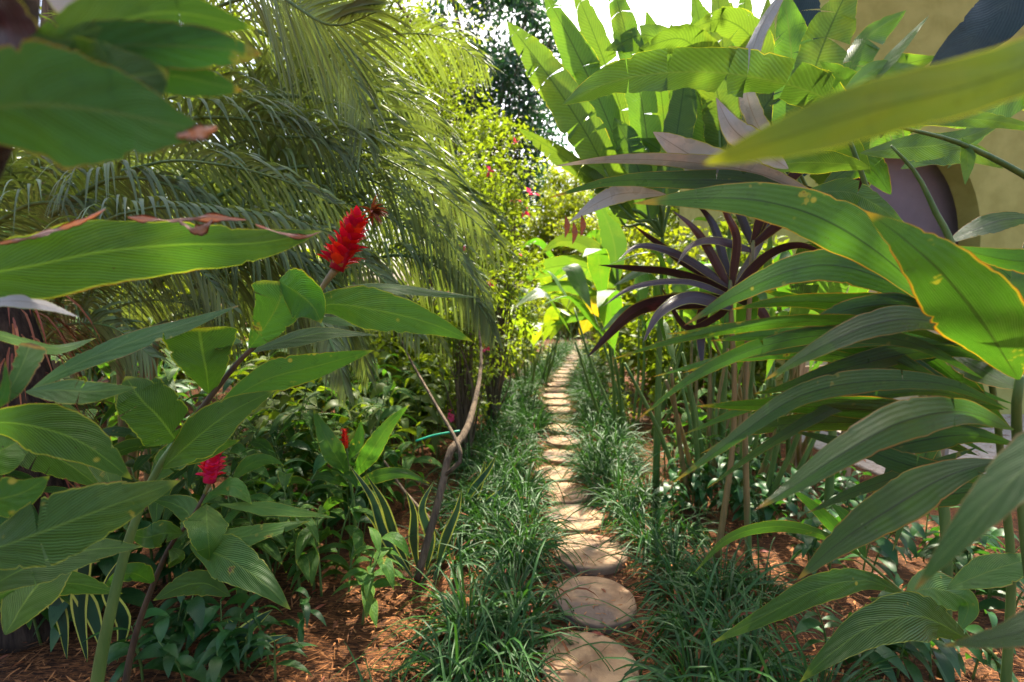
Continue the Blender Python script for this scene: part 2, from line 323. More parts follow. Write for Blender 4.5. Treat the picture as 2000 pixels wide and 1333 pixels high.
M['mulch'] = plain_mat("mulch_straw", (.05, .017, .008), (.42, .17, .052), 30, .85, .1, .002, island=True)
n = 42000
yy = .9 + 7.5 * rng.random(n) ** 1.7; xx = (rng.random(n) * 2 - 1) * (1.1 + yy * 1.0) + .2
ang = rng.random(n) * 6.283; dirs = np.stack([np.cos(ang), np.sin(ang), rng.normal(size=n) * .16 + .03], -1)
g = strips(np.stack([xx, yy, .004 + rng.random(n) * .02], -1), dirs, .02 + .06 * rng.random(n) ** 2, .0012 + .0045 * rng.random(n) ** 2.5, rng.normal(size=n) * .15, S=2, cols=2, prof='strap')
ns = 700; si = rng.integers(0, 14, ns)
def _st(k): return [(.31, 2.0), (.39, 2.4), (.43, 2.8), (.40, 3.3), (.38, 3.7), (.33, 4.1), (.44, 4.6), (.50, 5.1), (.54, 5.6), (.54, 6.1), (.5, 6.5), (.6, 7), (.6, 7.5), (.6, 8)][k]
pos = np.array([_st(k_) for k_ in si]); an = rng.random(ns) * 6.283; rr_ = .12 + .12 * rng.random(ns) ** .6
g2 = strips(np.stack([pos[:, 0] + rr_ * np.cos(an), pos[:, 1] + rr_ * np.sin(an), np.full(ns, .0345)], -1), np.stack([np.cos(an * 3), np.sin(an * 3), 0 * an + .02], -1), .012 + .03 * rng.random(ns), .001 + .002 * rng.random(ns), 0, S=2, cols=2)
n3 = 700; y3_ = 1.2 + 5 * rng.random(n3) ** 1.5; x3_ = (rng.random(n3) * 2 - 1) * (1 + y3_ * .9) + .2; a3 = rng.random(n3) * 6.283
g3 = strips(np.stack([x3_, y3_, .018 + rng.random(n3) * .015], -1), np.stack([np.cos(a3), np.sin(a3), rng.normal(size=n3) * .15 + .08], -1), .03 + .06 * rng.random(n3), .004 + .007 * rng.random(n3), .4 * rng.random(n3), S=4, prof='lance', fold=.5)
build("mulch", [g, g2, (*g3[:3], 1)], [M['mulch'], M['withered']], label="loose orange brown bark and straw mulch covering the garden beds", kind="stuff")

# stepping stones
q = MT("buff_stone"); tco = q.n("ShaderNodeTexCoord").outputs['Object']; oi = q.n("ShaderNodeObjectInfo")
vec = q.n("ShaderNodeVectorMath", {0: tco, 1: oi.outputs['Location']}, operation='ADD').outputs[0]
n1 = q.noise(7, 5, vec, .6, .5); n2 = q.noise(2.6, 4, vec, .6); n3 = q.noise(40, 3, vec, .6)
col = q.mix(q.ramp(n1, .32, .68), (.17, .095, .048), (.37, .235, .125)); col = q.mix(q.ramp(n2, .46, .62), col, (.10, .07, .055)); col = q.mix(q.math('MULTIPLY', q.ramp(n3, .55, .75), .5), col, (.14, .10, .07))
rad = q.n("ShaderNodeVectorMath", {0: tco}, operation='LENGTH').outputs['Value']
col = q.mix(q.math('MULTIPLY', q.ramp(q.math('MULTIPLY_ADD', n1, .03, rad), .185, .22), .6), col, (.13, .09, .06))
bh = q.math('MULTIPLY_ADD', n1, 1.0, q.math('MULTIPLY', n3, .3)); bp = q.n("ShaderNodeBump", {'Strength': .55, 'Distance': .012, 'Height': bh})
pr = q.n("ShaderNodeBsdfPrincipled", {'Base Color': col, 'Roughness': .72, 'Specular IOR Level': .3, 'Normal': bp.outputs[0]}); q.t.links.new(pr.outputs[0], q.out.inputs[0]); M['stone'] = q.m
def stone_geo(seed, r0):
    r = np.random.default_rng(seed); th = np.linspace(0, 2 * np.pi, 56, endpoint=False); ph = r.random(4) * 6
    out = 1 + .026 * np.sin(2 * th + ph[0]) + .006 * np.sin(11 * th + ph[3]) + .012 * np.sin(3 * th + ph[1]) + .006 * np.sin(7 * th + ph[2])
    rings = []
    for f, z in ((.02, .030), (.3, .031), (.6, .030), (.85, .0295), (.955, .029), (.985, .026), (1.0, .018), (1.0, -.03)):
        zz = z + (.0022 * np.sin(3 * th * 1 + 5 * f + ph[3]) + .0015 * np.sin(5 * th - 9 * f)) * (f < .98) * f
        rings.append(np.stack([r0 * f * out * np.cos(th), r0 * f * out * np.sin(th), zz], -1))
    V = np.concatenate(rings); k = 56; j = np.arange(k); F = np.concatenate([np.stack([a * k + (j + 1) % k, a * k + j, (a + 1) * k + j, (a + 1) * k + (j + 1) % k], -1) for a in range(len(rings) - 1)])
    c = k // 2; F = np.concatenate([F, np.array([[j, j + 1, k - j - 2, k - j - 1] for j in range(c - 1)])])
    return V, F[:, ::-1], None, 0
near = [(1150, 1296, 96), (1160, 1168, 81), (1153, 1074, 70), (1121, 1008, 59), (1103, 960, 51), (1081, 923, 40), (1096, 889, 38), (1101, 859, 34), (1099, 835, 31), (1096, 817, 29)]
stones = []
for k, (px, py, hw) in enumerate(near):
    g0 = G(px, py, .03); dist = (g0 - CAM) @ FW; stones.append((g0[0], g0[1], hw / FPX * dist))
yb = stones[-1][1]
k = 0
while yb < 19:
    yb += .47; py = 581.6 + FPX * CAMH / yb
    px = np.interp(-py, [-830, -800, -780, -760, -740, -700, -670, -655], [1096, 1088, 1086, 1087, 1100, 1122, 1138, 1150])
    stones.append(((px - 1000) / FPX * yb, yb, .185))
ordn = ["nearest", "second", "third", "fourth", "fifth", "sixth", "seventh", "eighth", "ninth", "tenth", "eleventh", "twelfth", "thirteenth", "fourteenth", "fifteenth", "sixteenth", "seventeenth", "eighteenth", "nineteenth", "twentieth"]
for k, (x, y, r0) in enumerate(stones):
    lab = "largest round buff stepping stone, cut off by the bottom edge of the picture" if k == 0 else \
        ("round buff stepping stone, %s of the path counted from the bottom edge" % ordn[k] if k < 20 else "small pale stepping stone in the far bright stretch where the path bends right")
    build("stepping_stone", [stone_geo(k, r0)], M['stone'], loc=(0, 0, 0), label=lab, cat="stepping stone", group="round stepping stones of the garden path").location = (x, y, 0)

# ------------------------------------------------------------------ grass borders
def clump_geo(seed, n=110, L=.34, flop=1.3):
    global rng
    keep = rng; rng = np.random.default_rng(seed)
    a = rng.random(n) * 6.283; r = rng.random(n) ** .5 * .06; el = R(86) - rng.random(n) ** .8 * R(48)
    d = np.stack([np.cos(a) * np.cos(el), np.sin(a) * np.cos(el), np.sin(el)], -1)
    b = np.stack([np.cos(a) * r, np.sin(a) * r, np.zeros(n)], -1)
    g = strips(b, d, L * (.55 + .6 * rng.random(n)), .0032 + .0022 * rng.random(n), flop * (.4 + rng.random(n)), S=8, cols=3, prof='strap', fold=.35)
    rng = keep; return g
cl_protos = []
for k in range(7):
    o = build("grass_clump", [clump_geo(100 + k, 115, .42 + .05 * (k % 3), 1.1 + .2 * (k % 4)), clump_geo(200 + k, 9, .36, 1.9)[:3] + (1,)], [M['grass'], M['withered']], loc=(0, 0, 0)); cl_protos.append(o)
used = [False] * 7
def put_clump(x, y, sc, label, group):
    k = random.randrange(7); rz = random.random() * 6.28
    if not used[k]: o = cl_protos[k]; used[k] = True
    else: o = cl_protos[k].copy(); COL.objects.link(o)
    o.location = (x, y, -.005); o.rotation_euler = (random.uniform(-.1, .1), random.uniform(-.1, .1), rz); o.scale = (sc, sc, sc * random.uniform(.85, 1.15))
    o["label"] = label; o["category"] = "grass clump"; o["group"] = group
def pathx(y):
    ys = [s[1] for s in stones]; xs = [s[0] for s in stones]; return float(np.interp(y, ys, xs))
spots = []
y = 1.55
while y < 15:
    for sgn in (-1, 1):
        rows_ = 3 if y < 7.5 else 2
        if sgn > 0 and y < 6.2: rows_ = 2 if y > 2.6 else 3
        for rr in range(rows_):
            off = .33 + rr * .2 + random.uniform(-.05, .05) + (.02 if y < 3 else 0) 
            if y > 6: off += .06
            if sgn > 0 and y < 3.2: off += .06
            if random.random() < (.05, .16, .34)[rr]: continue
            spots.append((pathx(y) + sgn * off, y + random.uniform(-.1, .1), sgn, rr))
    y += .24 + y * .012
for (x, y, sgn, rr) in spots:
    side = "left" if sgn < 0 else "right"; k = min(range(len(stones)), key=lambda i: abs(stones[i][1] - y))
    rowt = ["front row", "middle row", "outer row"][rr]
    where = ("the %s stepping stone from below" % ordn[k]) if k < 16 else "the far bright stretch of path"
    put_clump(x, y, random.uniform(.9, 1.3), "strappy grass clump, %s, %s of %s" % (rowt, side, where), "strappy grass clumps edging the stepping stones")

# ------------------------------------------------------------------ hero leaves
def hero(plant, pts, hwpx, mat='ginger', name='leaf', label=None, **kw):
    if mat in ('ginger', 'shell', 'crisp') and hwpx > 20: kw.setdefault('tears', random.choice((0, 1, 2, 3)))
    pts3 = [P(*p) for p in pts]; dm = np.mean([p[2] for p in pts]); hw = hwpx * dm / FPX / max(.35, math.cos(kw.get('roll', 0) if np.isscalar(kw.get('roll', 0)) else 0))
    return build(name, [leaf(pts3, hw, **kw)], M[mat], parent=plant, **({'label': label} if label else {}))
def stalk(plant, pts, r, mat='stem', name='stem', toground=True):
    p3 = [P(*p) for p in pts]
    if toground: e = p3[-1]; d = nrm(p3[-1] - p3[-2]); p3.append(np.array([e[0] + d[0] * .1, e[1] + d[1] * .1, max(0, 0)]) if e[2] > .05 else e * np.array([1, 1, 0]))
    return build(name, [tube(p3, r, 8, 22)], M[mat], parent=plant), p3[-1]
def newplant(name, label, cat, base, group=None): return thing(name, label, cat, (base[0], base[1], 0), group)

def flower(plant, p0, p1, width, nb=62, tuft=True, seed=3, mat='red'):
    r = np.random.default_rng(seed); p0, p1 = np.array(p0), np.array(p1); ax = p1 - p0; H = np.linalg.norm(ax); ax = ax / H
    A = nrm(np.cross(ax, [0.2, 1, 0.1])); B = np.cross(ax, A)
    s = np.linspace(.0, .86, nb); th = np.arange(nb) * 2.4 + r.normal(size=nb) * .2
    rad = np.cos(th)[:, None] * A + np.sin(th)[:, None] * B
    core = width * .16 * (1 - s * .5)[:, None]; base = p0 + ax * (s * H * .92)[:, None] + rad * core
    d = nrm(ax * (1.05 + .7 * s)[:, None] + rad * (1.75 - .95 * s)[:, None] + r.normal(size=(nb, 3)) * .22)
    L = H * (.29 - .04 * s) * (.85 + .3 * r.random(nb)); Wd = width * .135 * (1 - .25 * s) * (.8 + .4 * r.random(nb))
    sd = np.cross(d, rad)
    gg = strips(base, d, L, Wd, .7, S=6, side=sd, prof='lance', fold=-.35, grav=(0, 0, 1) if False else tuple(-ax * .2))
    gr = [gg]
    # a second, inner whorl fills the gaps
    g2 = strips(base + ax * .01, nrm(d + ax * .6), L * .62, Wd * .8, .4, S=5, side=sd, prof='lance', fold=-.4, grav=tuple(ax * .2)); gr.append(g2)
    gr.append(tube([p0 - ax * .01, (p0 + p1) / 2, p1], [width * .17, width * .19, width * .05], 8, 8))
    fl = build("flower_head", gr, M[mat], parent=plant)
    nb2 = 7; th = np.arange(nb2) * 1.1; rad = np.cos(th)[:, None] * A + np.sin(th)[:, None] * B
    build("bract_base", [strips(p0 - ax * H * .12 + rad * width * .05, nrm(ax * 1.3 + rad * .7), H * .26, width * .07, .3, S=5, side=np.cross(ax, rad), prof='lance', fold=-.4)], M['bractbase'], parent=plant)
    if tuft:
        c = p1 + RT * width * .28 - UPC * width * .02; nb3 = 60; v = nrm(r.normal(size=(nb3, 3)) + RT * .8 + UPC * .5)
        build("withered_tip", [strips(np.tile(c, (nb3, 1)), v, width * (.25 + .2 * r.random(nb3)), width * .04, .5, S=4, prof='strap')], M['withered'], parent=fl)
    return fl

# --- left: red ginger with the big flower
D = 1.15
stA = [(655, 527, 1.2), (618, 580, 1.2), (560, 630, 1.18), (485, 688, 1.16), (440, 738, 1.15), (400, 790, 1.15), (345, 862, 1.15), (300, 930, 1.14), (250, 1060, 1.12), (215, 1200, 1.1), (190, 1330, 1.1), (160, 1560, 1.1)]
baseA = P(*stA[-1]) * np.array([1, 1, 0])
pA = newplant("red_ginger", "red ginger with the tall scarlet flower head, large leaves along a diagonal brown stem", "ginger plant", baseA)
st1, _ = stalk(pA, stA[1:7], [.004, .006, .007], 'brownstem', 'flower_stalk', False)
stalk(pA, stA[6:], [.007, .011, .015, .016], 'stem')
build("flower_neck", [tube([P(*stA[1]), P(636, 552, 1.2), P(*stA[0])], [.005, .007, .010], 8, 8)], M['cane'], parent=pA)
flower(pA, P(660, 520, 1.2), P(703, 412, 1.2), .105)
hero(pA, [(486, 682, 1.16), (520, 635, 1.12), (545, 590, 1.1), (552, 550, 1.1)], 56, prof='tri', fold=.1, roll=.2)
hero(pA, [(545, 550, 1.1), (585, 575, 1.07), (612, 600, 1.06), (628, 632, 1.06)], 20, mat='ginger', roll=2.6, prof='lance')
hero(pA, [(600, 612, 1.2), (650, 595, 1.15), (740, 607, 1.1), (840, 632, 1.08), (925, 668, 1.08)], 42, roll=-.3, fold=.12, label="sunlit yellow green leaf with a scorched upper edge", nseg=64)
hero(pA, [(618, 590, 1.25), (680, 566, 1.28), (770, 562, 1.3), (860, 573, 1.32), (935, 582, 1.34)], 13, roll=.9, fold=.3)
hero(pA, [(606, 622, 1.18), (680, 628, 1.16), (780, 642, 1.15)], 9, roll=1.1)
hero(pA, [(408, 770, 1.15), (403, 725, 1.1), (396, 690, 1.08), (388, 640, 1.06)], 70, prof='tri', roll=.1, fold=.25, label="leaf folded forward with a torn blunt end")
hero(pA, [(395, 660, 1.1), (440, 665, 1.12), (475, 668, 1.13)], 16, roll=1.0)
hero(pA, [(345, 862, 1.15), (310, 815, 1.1), (275, 780, 1.08), (245, 735, 1.08)], 48, prof='obl', roll=.15, fold=.15)
hero(pA, [(318, 915, 1.14), (390, 850, 1.1), (460, 800, 1.1), (538, 762, 1.12)], 45, roll=.3)
hero(pA, [(420, 800, 1.3), (520, 742, 1.35), (620, 715, 1.4), (732, 684, 1.45)], 34, roll=-.3)
hero(pA, [(480, 690, 1.2), (560, 665, 1.2), (640, 650, 1.25), (740, 655, 1.3)], 14, roll=.9)
hero(pA, [(310, 925, 1.2), (330, 890, 1.25), (400, 880, 1.3), (470, 860, 1.35)], 26, roll=-.4)
hero(pA, [(290, 950, 1.2), (330, 900, 1.22), (400, 840, 1.25), (440, 800, 1.3)], 30, roll=.6)
hero(pA, [(250, 1040, 1.2), (190, 880, 1.25), (160, 830, 1.3), (110, 770, 1.3)], 26, roll=.3)

# --- far left ginger reaching in from outside the frame
baseB = P(-80, 1500, .95) * np.array([1, 1, 0])
pB = newplant("red_ginger", "ginger plant at the left edge with scorched curling leaf tips and no flower", "ginger plant", baseB)
stalk(pB, [(-70, 500, .8), (-60, 760, .85), (-50, 1000, .9), (-70, 1300, .95)], [.007, .012, .015, .016])
hero(pB, [(-90, 545, .7), (60, 520, .72), (200, 492, .75), (350, 478, .79), (500, 475, .82), (630, 452, .86)], 70, mat='ginger', tears=0, ragged=.15, roll=.0, fold=.25, wave=.07, prof='strap', nseg=60, label="long leaf with a curled brown crisp upper edge")
for pts, hw in (([(-10, 478, .70), (70, 460, .71), (140, 440, .72), (207, 408, .735)], 13), ([(248, 424, .74), (320, 430, .755), (400, 424, .77), (482, 430, .79)], 13), ([(498, 438, .80), (540, 452, .82), (590, 462, .845), (628, 452, .855)], 7), ([(350, 430, .755), (385, 448, .76), (415, 428, .77)], 14)):
    hero(pB, pts, hw, mat='dry', name='dry_edge', ragged=.5, roll=.5, wave=.5, prof='oval', fold=.6)
hero(pB, [(60, 762, .9), (150, 712, .95), (280, 660, 1.0), (380, 628, 1.05), (470, 596, 1.1)], 22, mat='crisp', roll=.8)
hero(pB, [(50, 765, .85), (110, 762, .85), (180, 765, .87), (268, 757, .9)], 26, roll=.5)
hero(pB, [(-60, 825, .85), (50, 830, .86), (160, 865, .9), (258, 937, .95)], 50, roll=-.2)
hero(pB, [(-20, 870, 1.0), (60, 878, 1.0), (130, 905, 1.05), (198, 955, 1.1)], 34, roll=.3)
hero(pB, [(-80, 1095, .8), (40, 1055, .8), (200, 995, .84), (355, 938, .9)], 68, roll=.1, fold=.2, nseg=70, label="broad dark leaf sweeping up to the right with a yellow midrib")
hero(pB, [(-60, 985, .8), (0, 975, .8), (50, 960, .82), (98, 930, .84)], 42, roll=-.4)
hero(pB, [(-60, 820, .75), (10, 770, .75), (40, 720, .77), (60, 670, .8)], 34, mat='crisp', ragged=.4, prof='tri')
hero(pB, [(-60, 800, .75), (-10, 790, .7), (10, 760, .7), (10, 700, .7)], 24, mat='crisp', ragged=.5)
hero(pB, [(-50, 600, .7), (20, 588, .72), (90, 597, .75), (155, 620, .78)], 13, mat='silver', roll=.6)
hero(pB, [(-60, 1170, .9), (60, 1105, .95), (170, 1075, 1.0), (280, 1068, 1.05)], 40, roll=.5)
hero(pB, [(-60, 900, .9), (0, 880, .95), (60, 850, 1.0)], 50)
hero(pB, [(-40, 1180, 1.0), (40, 1150, 1.1), (140, 1140, 1.2), (240, 1160, 1.3)], 28)
hero(pB, [(10, 1240, 1.0), (60, 1160, 1.1), (120, 1090, 1.2), (150, 1030, 1.25)], 45)
hero(pB, [(-60, 640, .8), (20, 660, .9), (110, 680, 1.0), (190, 660, 1.1)], 14, roll=1)

# --- top-left out-of-focus torn leaf
baseC = P(-260, 1500, .6) * np.array([1, 1, 0])
pC = newplant("broad_leaf_plant", "plant leaning into the top left corner with huge blurred torn leaves", "plant", baseC)
stalk(pC, [(20, -120, .38), (10, 60, .40), (-10, 200, .42), (-120, 500, .5), (-260, 1100, .6)], [.020, .022, .024, .020, .016, .02], 'fibre', 'stem')
hero(pC, [(-120, 235, .36), (50, 205, .36), (230, 222, .38), (420, 264, .42)], 128, prof='lance', roll=.15, fold=.15, nseg=64, ragged=.1, mat='crisp', label="largest blurred leaf with a burnt brown tip")
hero(pC, [(345, 268, .40), (380, 262, .405), (425, 248, .41)], 24, mat='dry', name='burnt_tip', prof='oval', wave=.4, ragged=.4, fold=.5)
hero(pC, [(40, 110, .38), (180, 60, .40), (330, 25, .43), (505, 56, .47)], 62, prof='lance', roll=-.1)
hero(pC, [(60, 120, .39), (220, 90, .41), (380, 92, .44), (512, 105, .48)], 42, prof='obl', roll=.1, mat='crisp')
hero(pC, [(60, 140, .40), (200, 130, .42), (350, 150, .45), (475, 178, .48)], 38, prof='obl', roll=.0, mat='crisp')
hero(pC, [(20, 60, .37), (120, 130, .385), (220, 150, .40), (330, 140, .43)], 62, prof='obl', roll=.3)
hero(pC, [(60, -60, .45), (130, -10, .46), (180, 20, .47), (240, 60, .48)], 40, mat='silver', roll=.3)
hero(pC, [(-40, -50, .33), (10, 40, .36), (30, 130, .37), (20, 230, .38)], 60, mat='purple', roll=.5)

# --- second ginger with the smaller flower
stB = [(414, 935, 1.6), (400, 965, 1.6), (370, 1020, 1.6), (335, 1062, 1.6), (300, 1140, 1.6), (268, 1230, 1.6), (246, 1330, 1.6), (235, 1455, 1.6)]
pD = newplant("red_ginger", "low red ginger with the small crimson flower above bare mulch", "ginger plant", P(235, 1471, 1.6) * np.array([1, 1, 0]))
stalk(pD, stB[1:], [.005, .008, .010, .012], 'brownstem')
build("flower_neck", [tube([P(*stB[1]), P(*stB[0])], [.005, .008], 8, 6)], M['cane'], parent=pD)
flower(pD, P(410, 936, 1.6), P(422, 866, 1.6), .11, 34, False, 9, 'crimson')
for pts, hw, kw in [([(360, 1042, 1.6), (320, 1042, 1.55), (285, 1050, 1.55), (250, 1042, 1.5)], 27, {}),
    ([(402, 985, 1.6), (405, 1030, 1.5), (408, 1065, 1.48), (410, 1098, 1.5)], 40, dict(roll=.2)),
    ([(390, 1040, 1.6), (460, 1050, 1.5), (520, 1038, 1.48), (605, 1018, 1.5)], 24, dict(roll=.3)),
    ([(425, 985, 1.6), (500, 990, 1.6), (580, 1000, 1.6), (658, 1012, 1.6)], 12, dict(roll=.9)),
    ([(370, 1065, 1.6), (440, 1090, 1.45), (510, 1135, 1.4), (568, 1192, 1.38)], 42, dict(roll=-.2)),
    ([(450, 1165, 1.5), (400, 1140, 1.5), (350, 1148, 1.5), (298, 1174, 1.5)], 26, dict(roll=.3)),
    ([(410, 965, 1.6), (450, 950, 1.6), (475, 965, 1.6), (492, 985, 1.6)], 18, dict(roll=.4)),
    ([(345, 1060, 1.6), (370, 1010, 1.65), (340, 985, 1.7), (290, 975, 1.7)], 22, dict(roll=.6)),
    ([(330, 1070, 1.6), (350, 1090, 1.6), (330, 1110, 1.6)], 12, dict(roll=.9)),
    ([(300, 1140, 1.6), (260, 1120, 1.5), (230, 1130, 1.5), (200, 1150, 1.5)], 20, dict(roll=.6))]:
    hero(pD, pts, hw, **kw)

# --- right: shell ginger fan
RS = [(1992, 735, .92), (1985, 800, .95), (1990, 900, 1.0), (2010, 1100, 1.0), (2030, 1300, 1.0)]
pR = newplant("shell_ginger", "large shell ginger filling the right side with arching brown edged leaves", "ginger plant", P(2040, 1700, 1.0) * np.array([1, 1, 0]))
stalk(pR, RS, [.007, .012, .016, .018], 'stem')
stalk(pR, [(1925, 690, 1.2), (1945, 800, 1.3), (1960, 950, 1.4), (1975, 1150, 1.45)], [.006, .011, .014], 'stem')
H = lambda pts, hw, mat='shell', **kw: hero(pR, pts, hw * (.84 if hw < 60 else .92), mat=mat, **kw)
H([(1990, 742, .9), (1925, 640, .82), (1850, 545, .78), (1775, 475, .76), (1690, 412, .75)], 80, fold=.12, roll=.1, nseg=70, label="bright backlit leaf pointing up with a scorched tip")
H([(1900, 680, 1.05), (1800, 570, 1.02), (1710, 490, 1.0), (1600, 425, .98), (1480, 392, .97), (1360, 388, .96), (1235, 398, .96)], 56, fold=.12, roll=-.15, nseg=60, pet=.12, label="long arching leaf with orange brown margin and dark flecks")
H([(1900, 640, 1.1), (1760, 560, 1.08), (1640, 520, 1.06), (1540, 530, 1.03), (1430, 580, 1.0), (1335, 637, .98)], 42, roll=.2, nseg=70)
H([(1890, 650, 1.12), (1760, 605, 1.12), (1640, 592, 1.12), (1530, 590, 1.12), (1425, 605, 1.12)], 30, roll=.6, fold=.3)
H([(1880, 680, 1.1), (1760, 640, 1.05), (1600, 628, 1.02), (1440, 642, .98), (1310, 668, .96), (1193, 703, .95)], 19, roll=.8, fold=.25, nseg=70)
H([(1900, 660, 1.0), (1800, 625, .95), (1700, 635, .92), (1600, 680, .9), (1490, 745, .88)], 34, roll=.2, nseg=64)
H([(1920, 740, 1.1), (1780, 670, 1.08), (1620, 655, 1.05), (1480, 680, 1.0), (1350, 740, .97), (1242, 822, .95)], 24, roll=.4, nseg=70)
H([(1970, 800, 1.0), (1850, 752, 1.0), (1700, 745, .98), (1560, 775, .95), (1430, 860, .92), (1308, 948, .9)], 30, roll=.3, nseg=70)
H([(1980, 840, .9), (1880, 805, .86), (1760, 825, .82), (1640, 890, .8), (1550, 950, .79), (1472, 998, .78)], 48, roll=.15, nseg=70, label="near glossy leaf sweeping down to the left")
H([(1930, 790, 1.1), (1800, 765, 1.1), (1650, 790, 1.1), (1500, 870, 1.08), (1380, 955, 1.05)], 18, roll=.7)
H([(1960, 900, 1.0), (1850, 930, .98), (1730, 1000, .96), (1640, 1060, .95), (1555, 1135, .94)], 50, roll=.15, nseg=64)
H([(1990, 870, 1.05), (1880, 850, 1.1), (1760, 870, 1.15), (1660, 900, 1.18)], 30, roll=.6)
H([(1990, 950, .95), (1890, 930, 1.0), (1780, 910, 1.05), (1660, 870, 1.1), (1540, 840, 1.15)], 26, roll=.5)
H([(1960, 720, 1.1), (1880, 690, 1.15), (1780, 690, 1.2), (1650, 720, 1.22), (1520, 760, 1.22), (1470, 770, 1.2)], 24, roll=.8)
H([(1980, 700, 1.0), (1940, 620, 1.05), (1850, 590, 1.1), (1740, 570, 1.15)], 30, roll=.7)
H([(2000, 720, .95), (2000, 600, 1.0), (1960, 530, 1.05), (1880, 500, 1.1)], 30, roll=.6)
H([(1990, 760, 1.0), (1930, 730, 1.1), (1860, 690, 1.2), (1800, 640, 1.25)], 34, roll=-.3)
H([(1960, 800, 1.1), (1850, 770, 1.2), (1750, 690, 1.25), (1700, 650, 1.3)], 30, roll=.2)
H([(2010, 700, .9), (2010, 560, .9), (2020, 480, .92), (2040, 430, .95)], 34)
H([(2000, 980, 1.0), (1930, 960, 1.05), (1800, 970, 1.1), (1700, 960, 1.15)], 30, roll=.3)
H([(1980, 790, 1.2), (1800, 730, 1.3), (1600, 690, 1.35), (1440, 700, 1.35), (1330, 730, 1.35)], 22, roll=.5)

for k_, (tx, ty) in enumerate([(1290, 750), (1345, 850), (1400, 690), (1452, 815), (1360, 925), (1505, 690), (1420, 640), (1385, 780), (1540, 1010), (1680, 1000), (1330, 690), (1470, 560), (1600, 480), (1700, 1080), (1560, 700)]):
    tx += random.uniform(-45, 45); ty += random.uniform(-40, 40); hx, hy = 1900 + 90 * random.random(), 660 + 230 * random.random(); d0 = 1.08 + .04 * (k_ % 7)
    mx1, mx2 = hx * .66 + tx * .34, hx * .3 + tx * .7; lift = random.uniform(5, 95)
    H([(hx, hy, d0), (mx1, hy * .62 + ty * .38 - lift, d0 + .02), (mx2, hy * .3 + ty * .7 - lift * .9, d0 + .01), (tx, ty, d0 - .02)], 17 + 5 * (k_ % 4), roll=.15 + .2 * (k_ % 4), fold=.22)
pR2 = newplant("shell_ginger", "ginger beside the right edge whose nearest blurred leaf has orange torn tips", "ginger plant", P(2300, 1500, .75) * np.array([1, 1, 0]))
stalk(pR2, [(2160, 700, .55), (2170, 900, .6), (2200, 1300, .7)], [.008, .014, .016])
hero(pR2, [(2150, 780, .55), (2040, 880, .5), (1950, 965, .48), (1865, 1060, .47), (1785, 1155, .47)], 48, mat='crisp', roll=.1, nseg=64, ragged=.1, prof='lance')
hero(pR2, [(2160, 1180, .6), (2050, 1215, .55), (1950, 1245, .53), (1842, 1262, .52)], 34, mat='shell', roll=.4)
hero(pR2, [(2200, -10, .34), (2060, 100, .32), (1900, 165, .315), (1700, 215, .31), (1500, 280, .31), (1368, 322, .315)], 56, mat='olive', tears=0, roll=.1, nseg=70, prof='obl', label="blurred pale leaf slanting across the top right")
hero(pR2, [(2150, 560, .8), (2060, 520, .85), (1950, 505, .9), (1850, 480, .95)], 26, mat='shell', roll=.5)

pR3 = newplant("ginger_shoot", "low ginger shoot with broad leaves over mulch at the bottom right", "ginger plant", G(1990, 1330) * np.array([1, 1, 0]))
stalk(pR3, [(1680, 1085, 1.5), (1760, 1155, 1.6), (1850, 1220, 1.75), (1940, 1280, 1.85)], [.004, .007, .009], 'stem')
for pts, hw, kw in [([(1765, 1160, 1.55), (1690, 1135, 1.5), (1600, 1150, 1.45), (1500, 1200, 1.4), (1388, 1258, 1.35)], 28, dict(roll=.2)),
    ([(1690, 1090, 1.5), (1590, 1040, 1.5), (1500, 1030, 1.5), (1420, 1055, 1.5), (1355, 1120, 1.5)], 13, dict(roll=.5)),
    ([(1900, 1255, 1.4), (1800, 1205, 1.3), (1700, 1225, 1.25), (1620, 1280, 1.2), (1560, 1335, 1.2)], 46, dict(roll=.1)),
    ([(1770, 1160, 1.6), (1830, 1150, 1.7), (1890, 1180, 1.75), (1870, 1240, 1.7)], 38, dict(roll=.2)),
    ([(1760, 1160, 1.6), (1740, 1200, 1.6), (1690, 1250, 1.6)], 40, dict(roll=.4)),
    ([(1850, 1150, 1.4), (1950, 1110, 1.4), (2060, 1080, 1.4)], 30, dict(roll=.4)),
    ([(1690, 1090, 1.55), (1660, 1020, 1.6), (1620, 980, 1.65)], 16, dict(roll=.3)),
    ([(1680, 1085, 1.5), (1600, 1000, 1.5), (1540, 950, 1.5)], 14, dict(roll=.3))]:
    hero(pR3, pts, hw, mat='ginger', **kw)

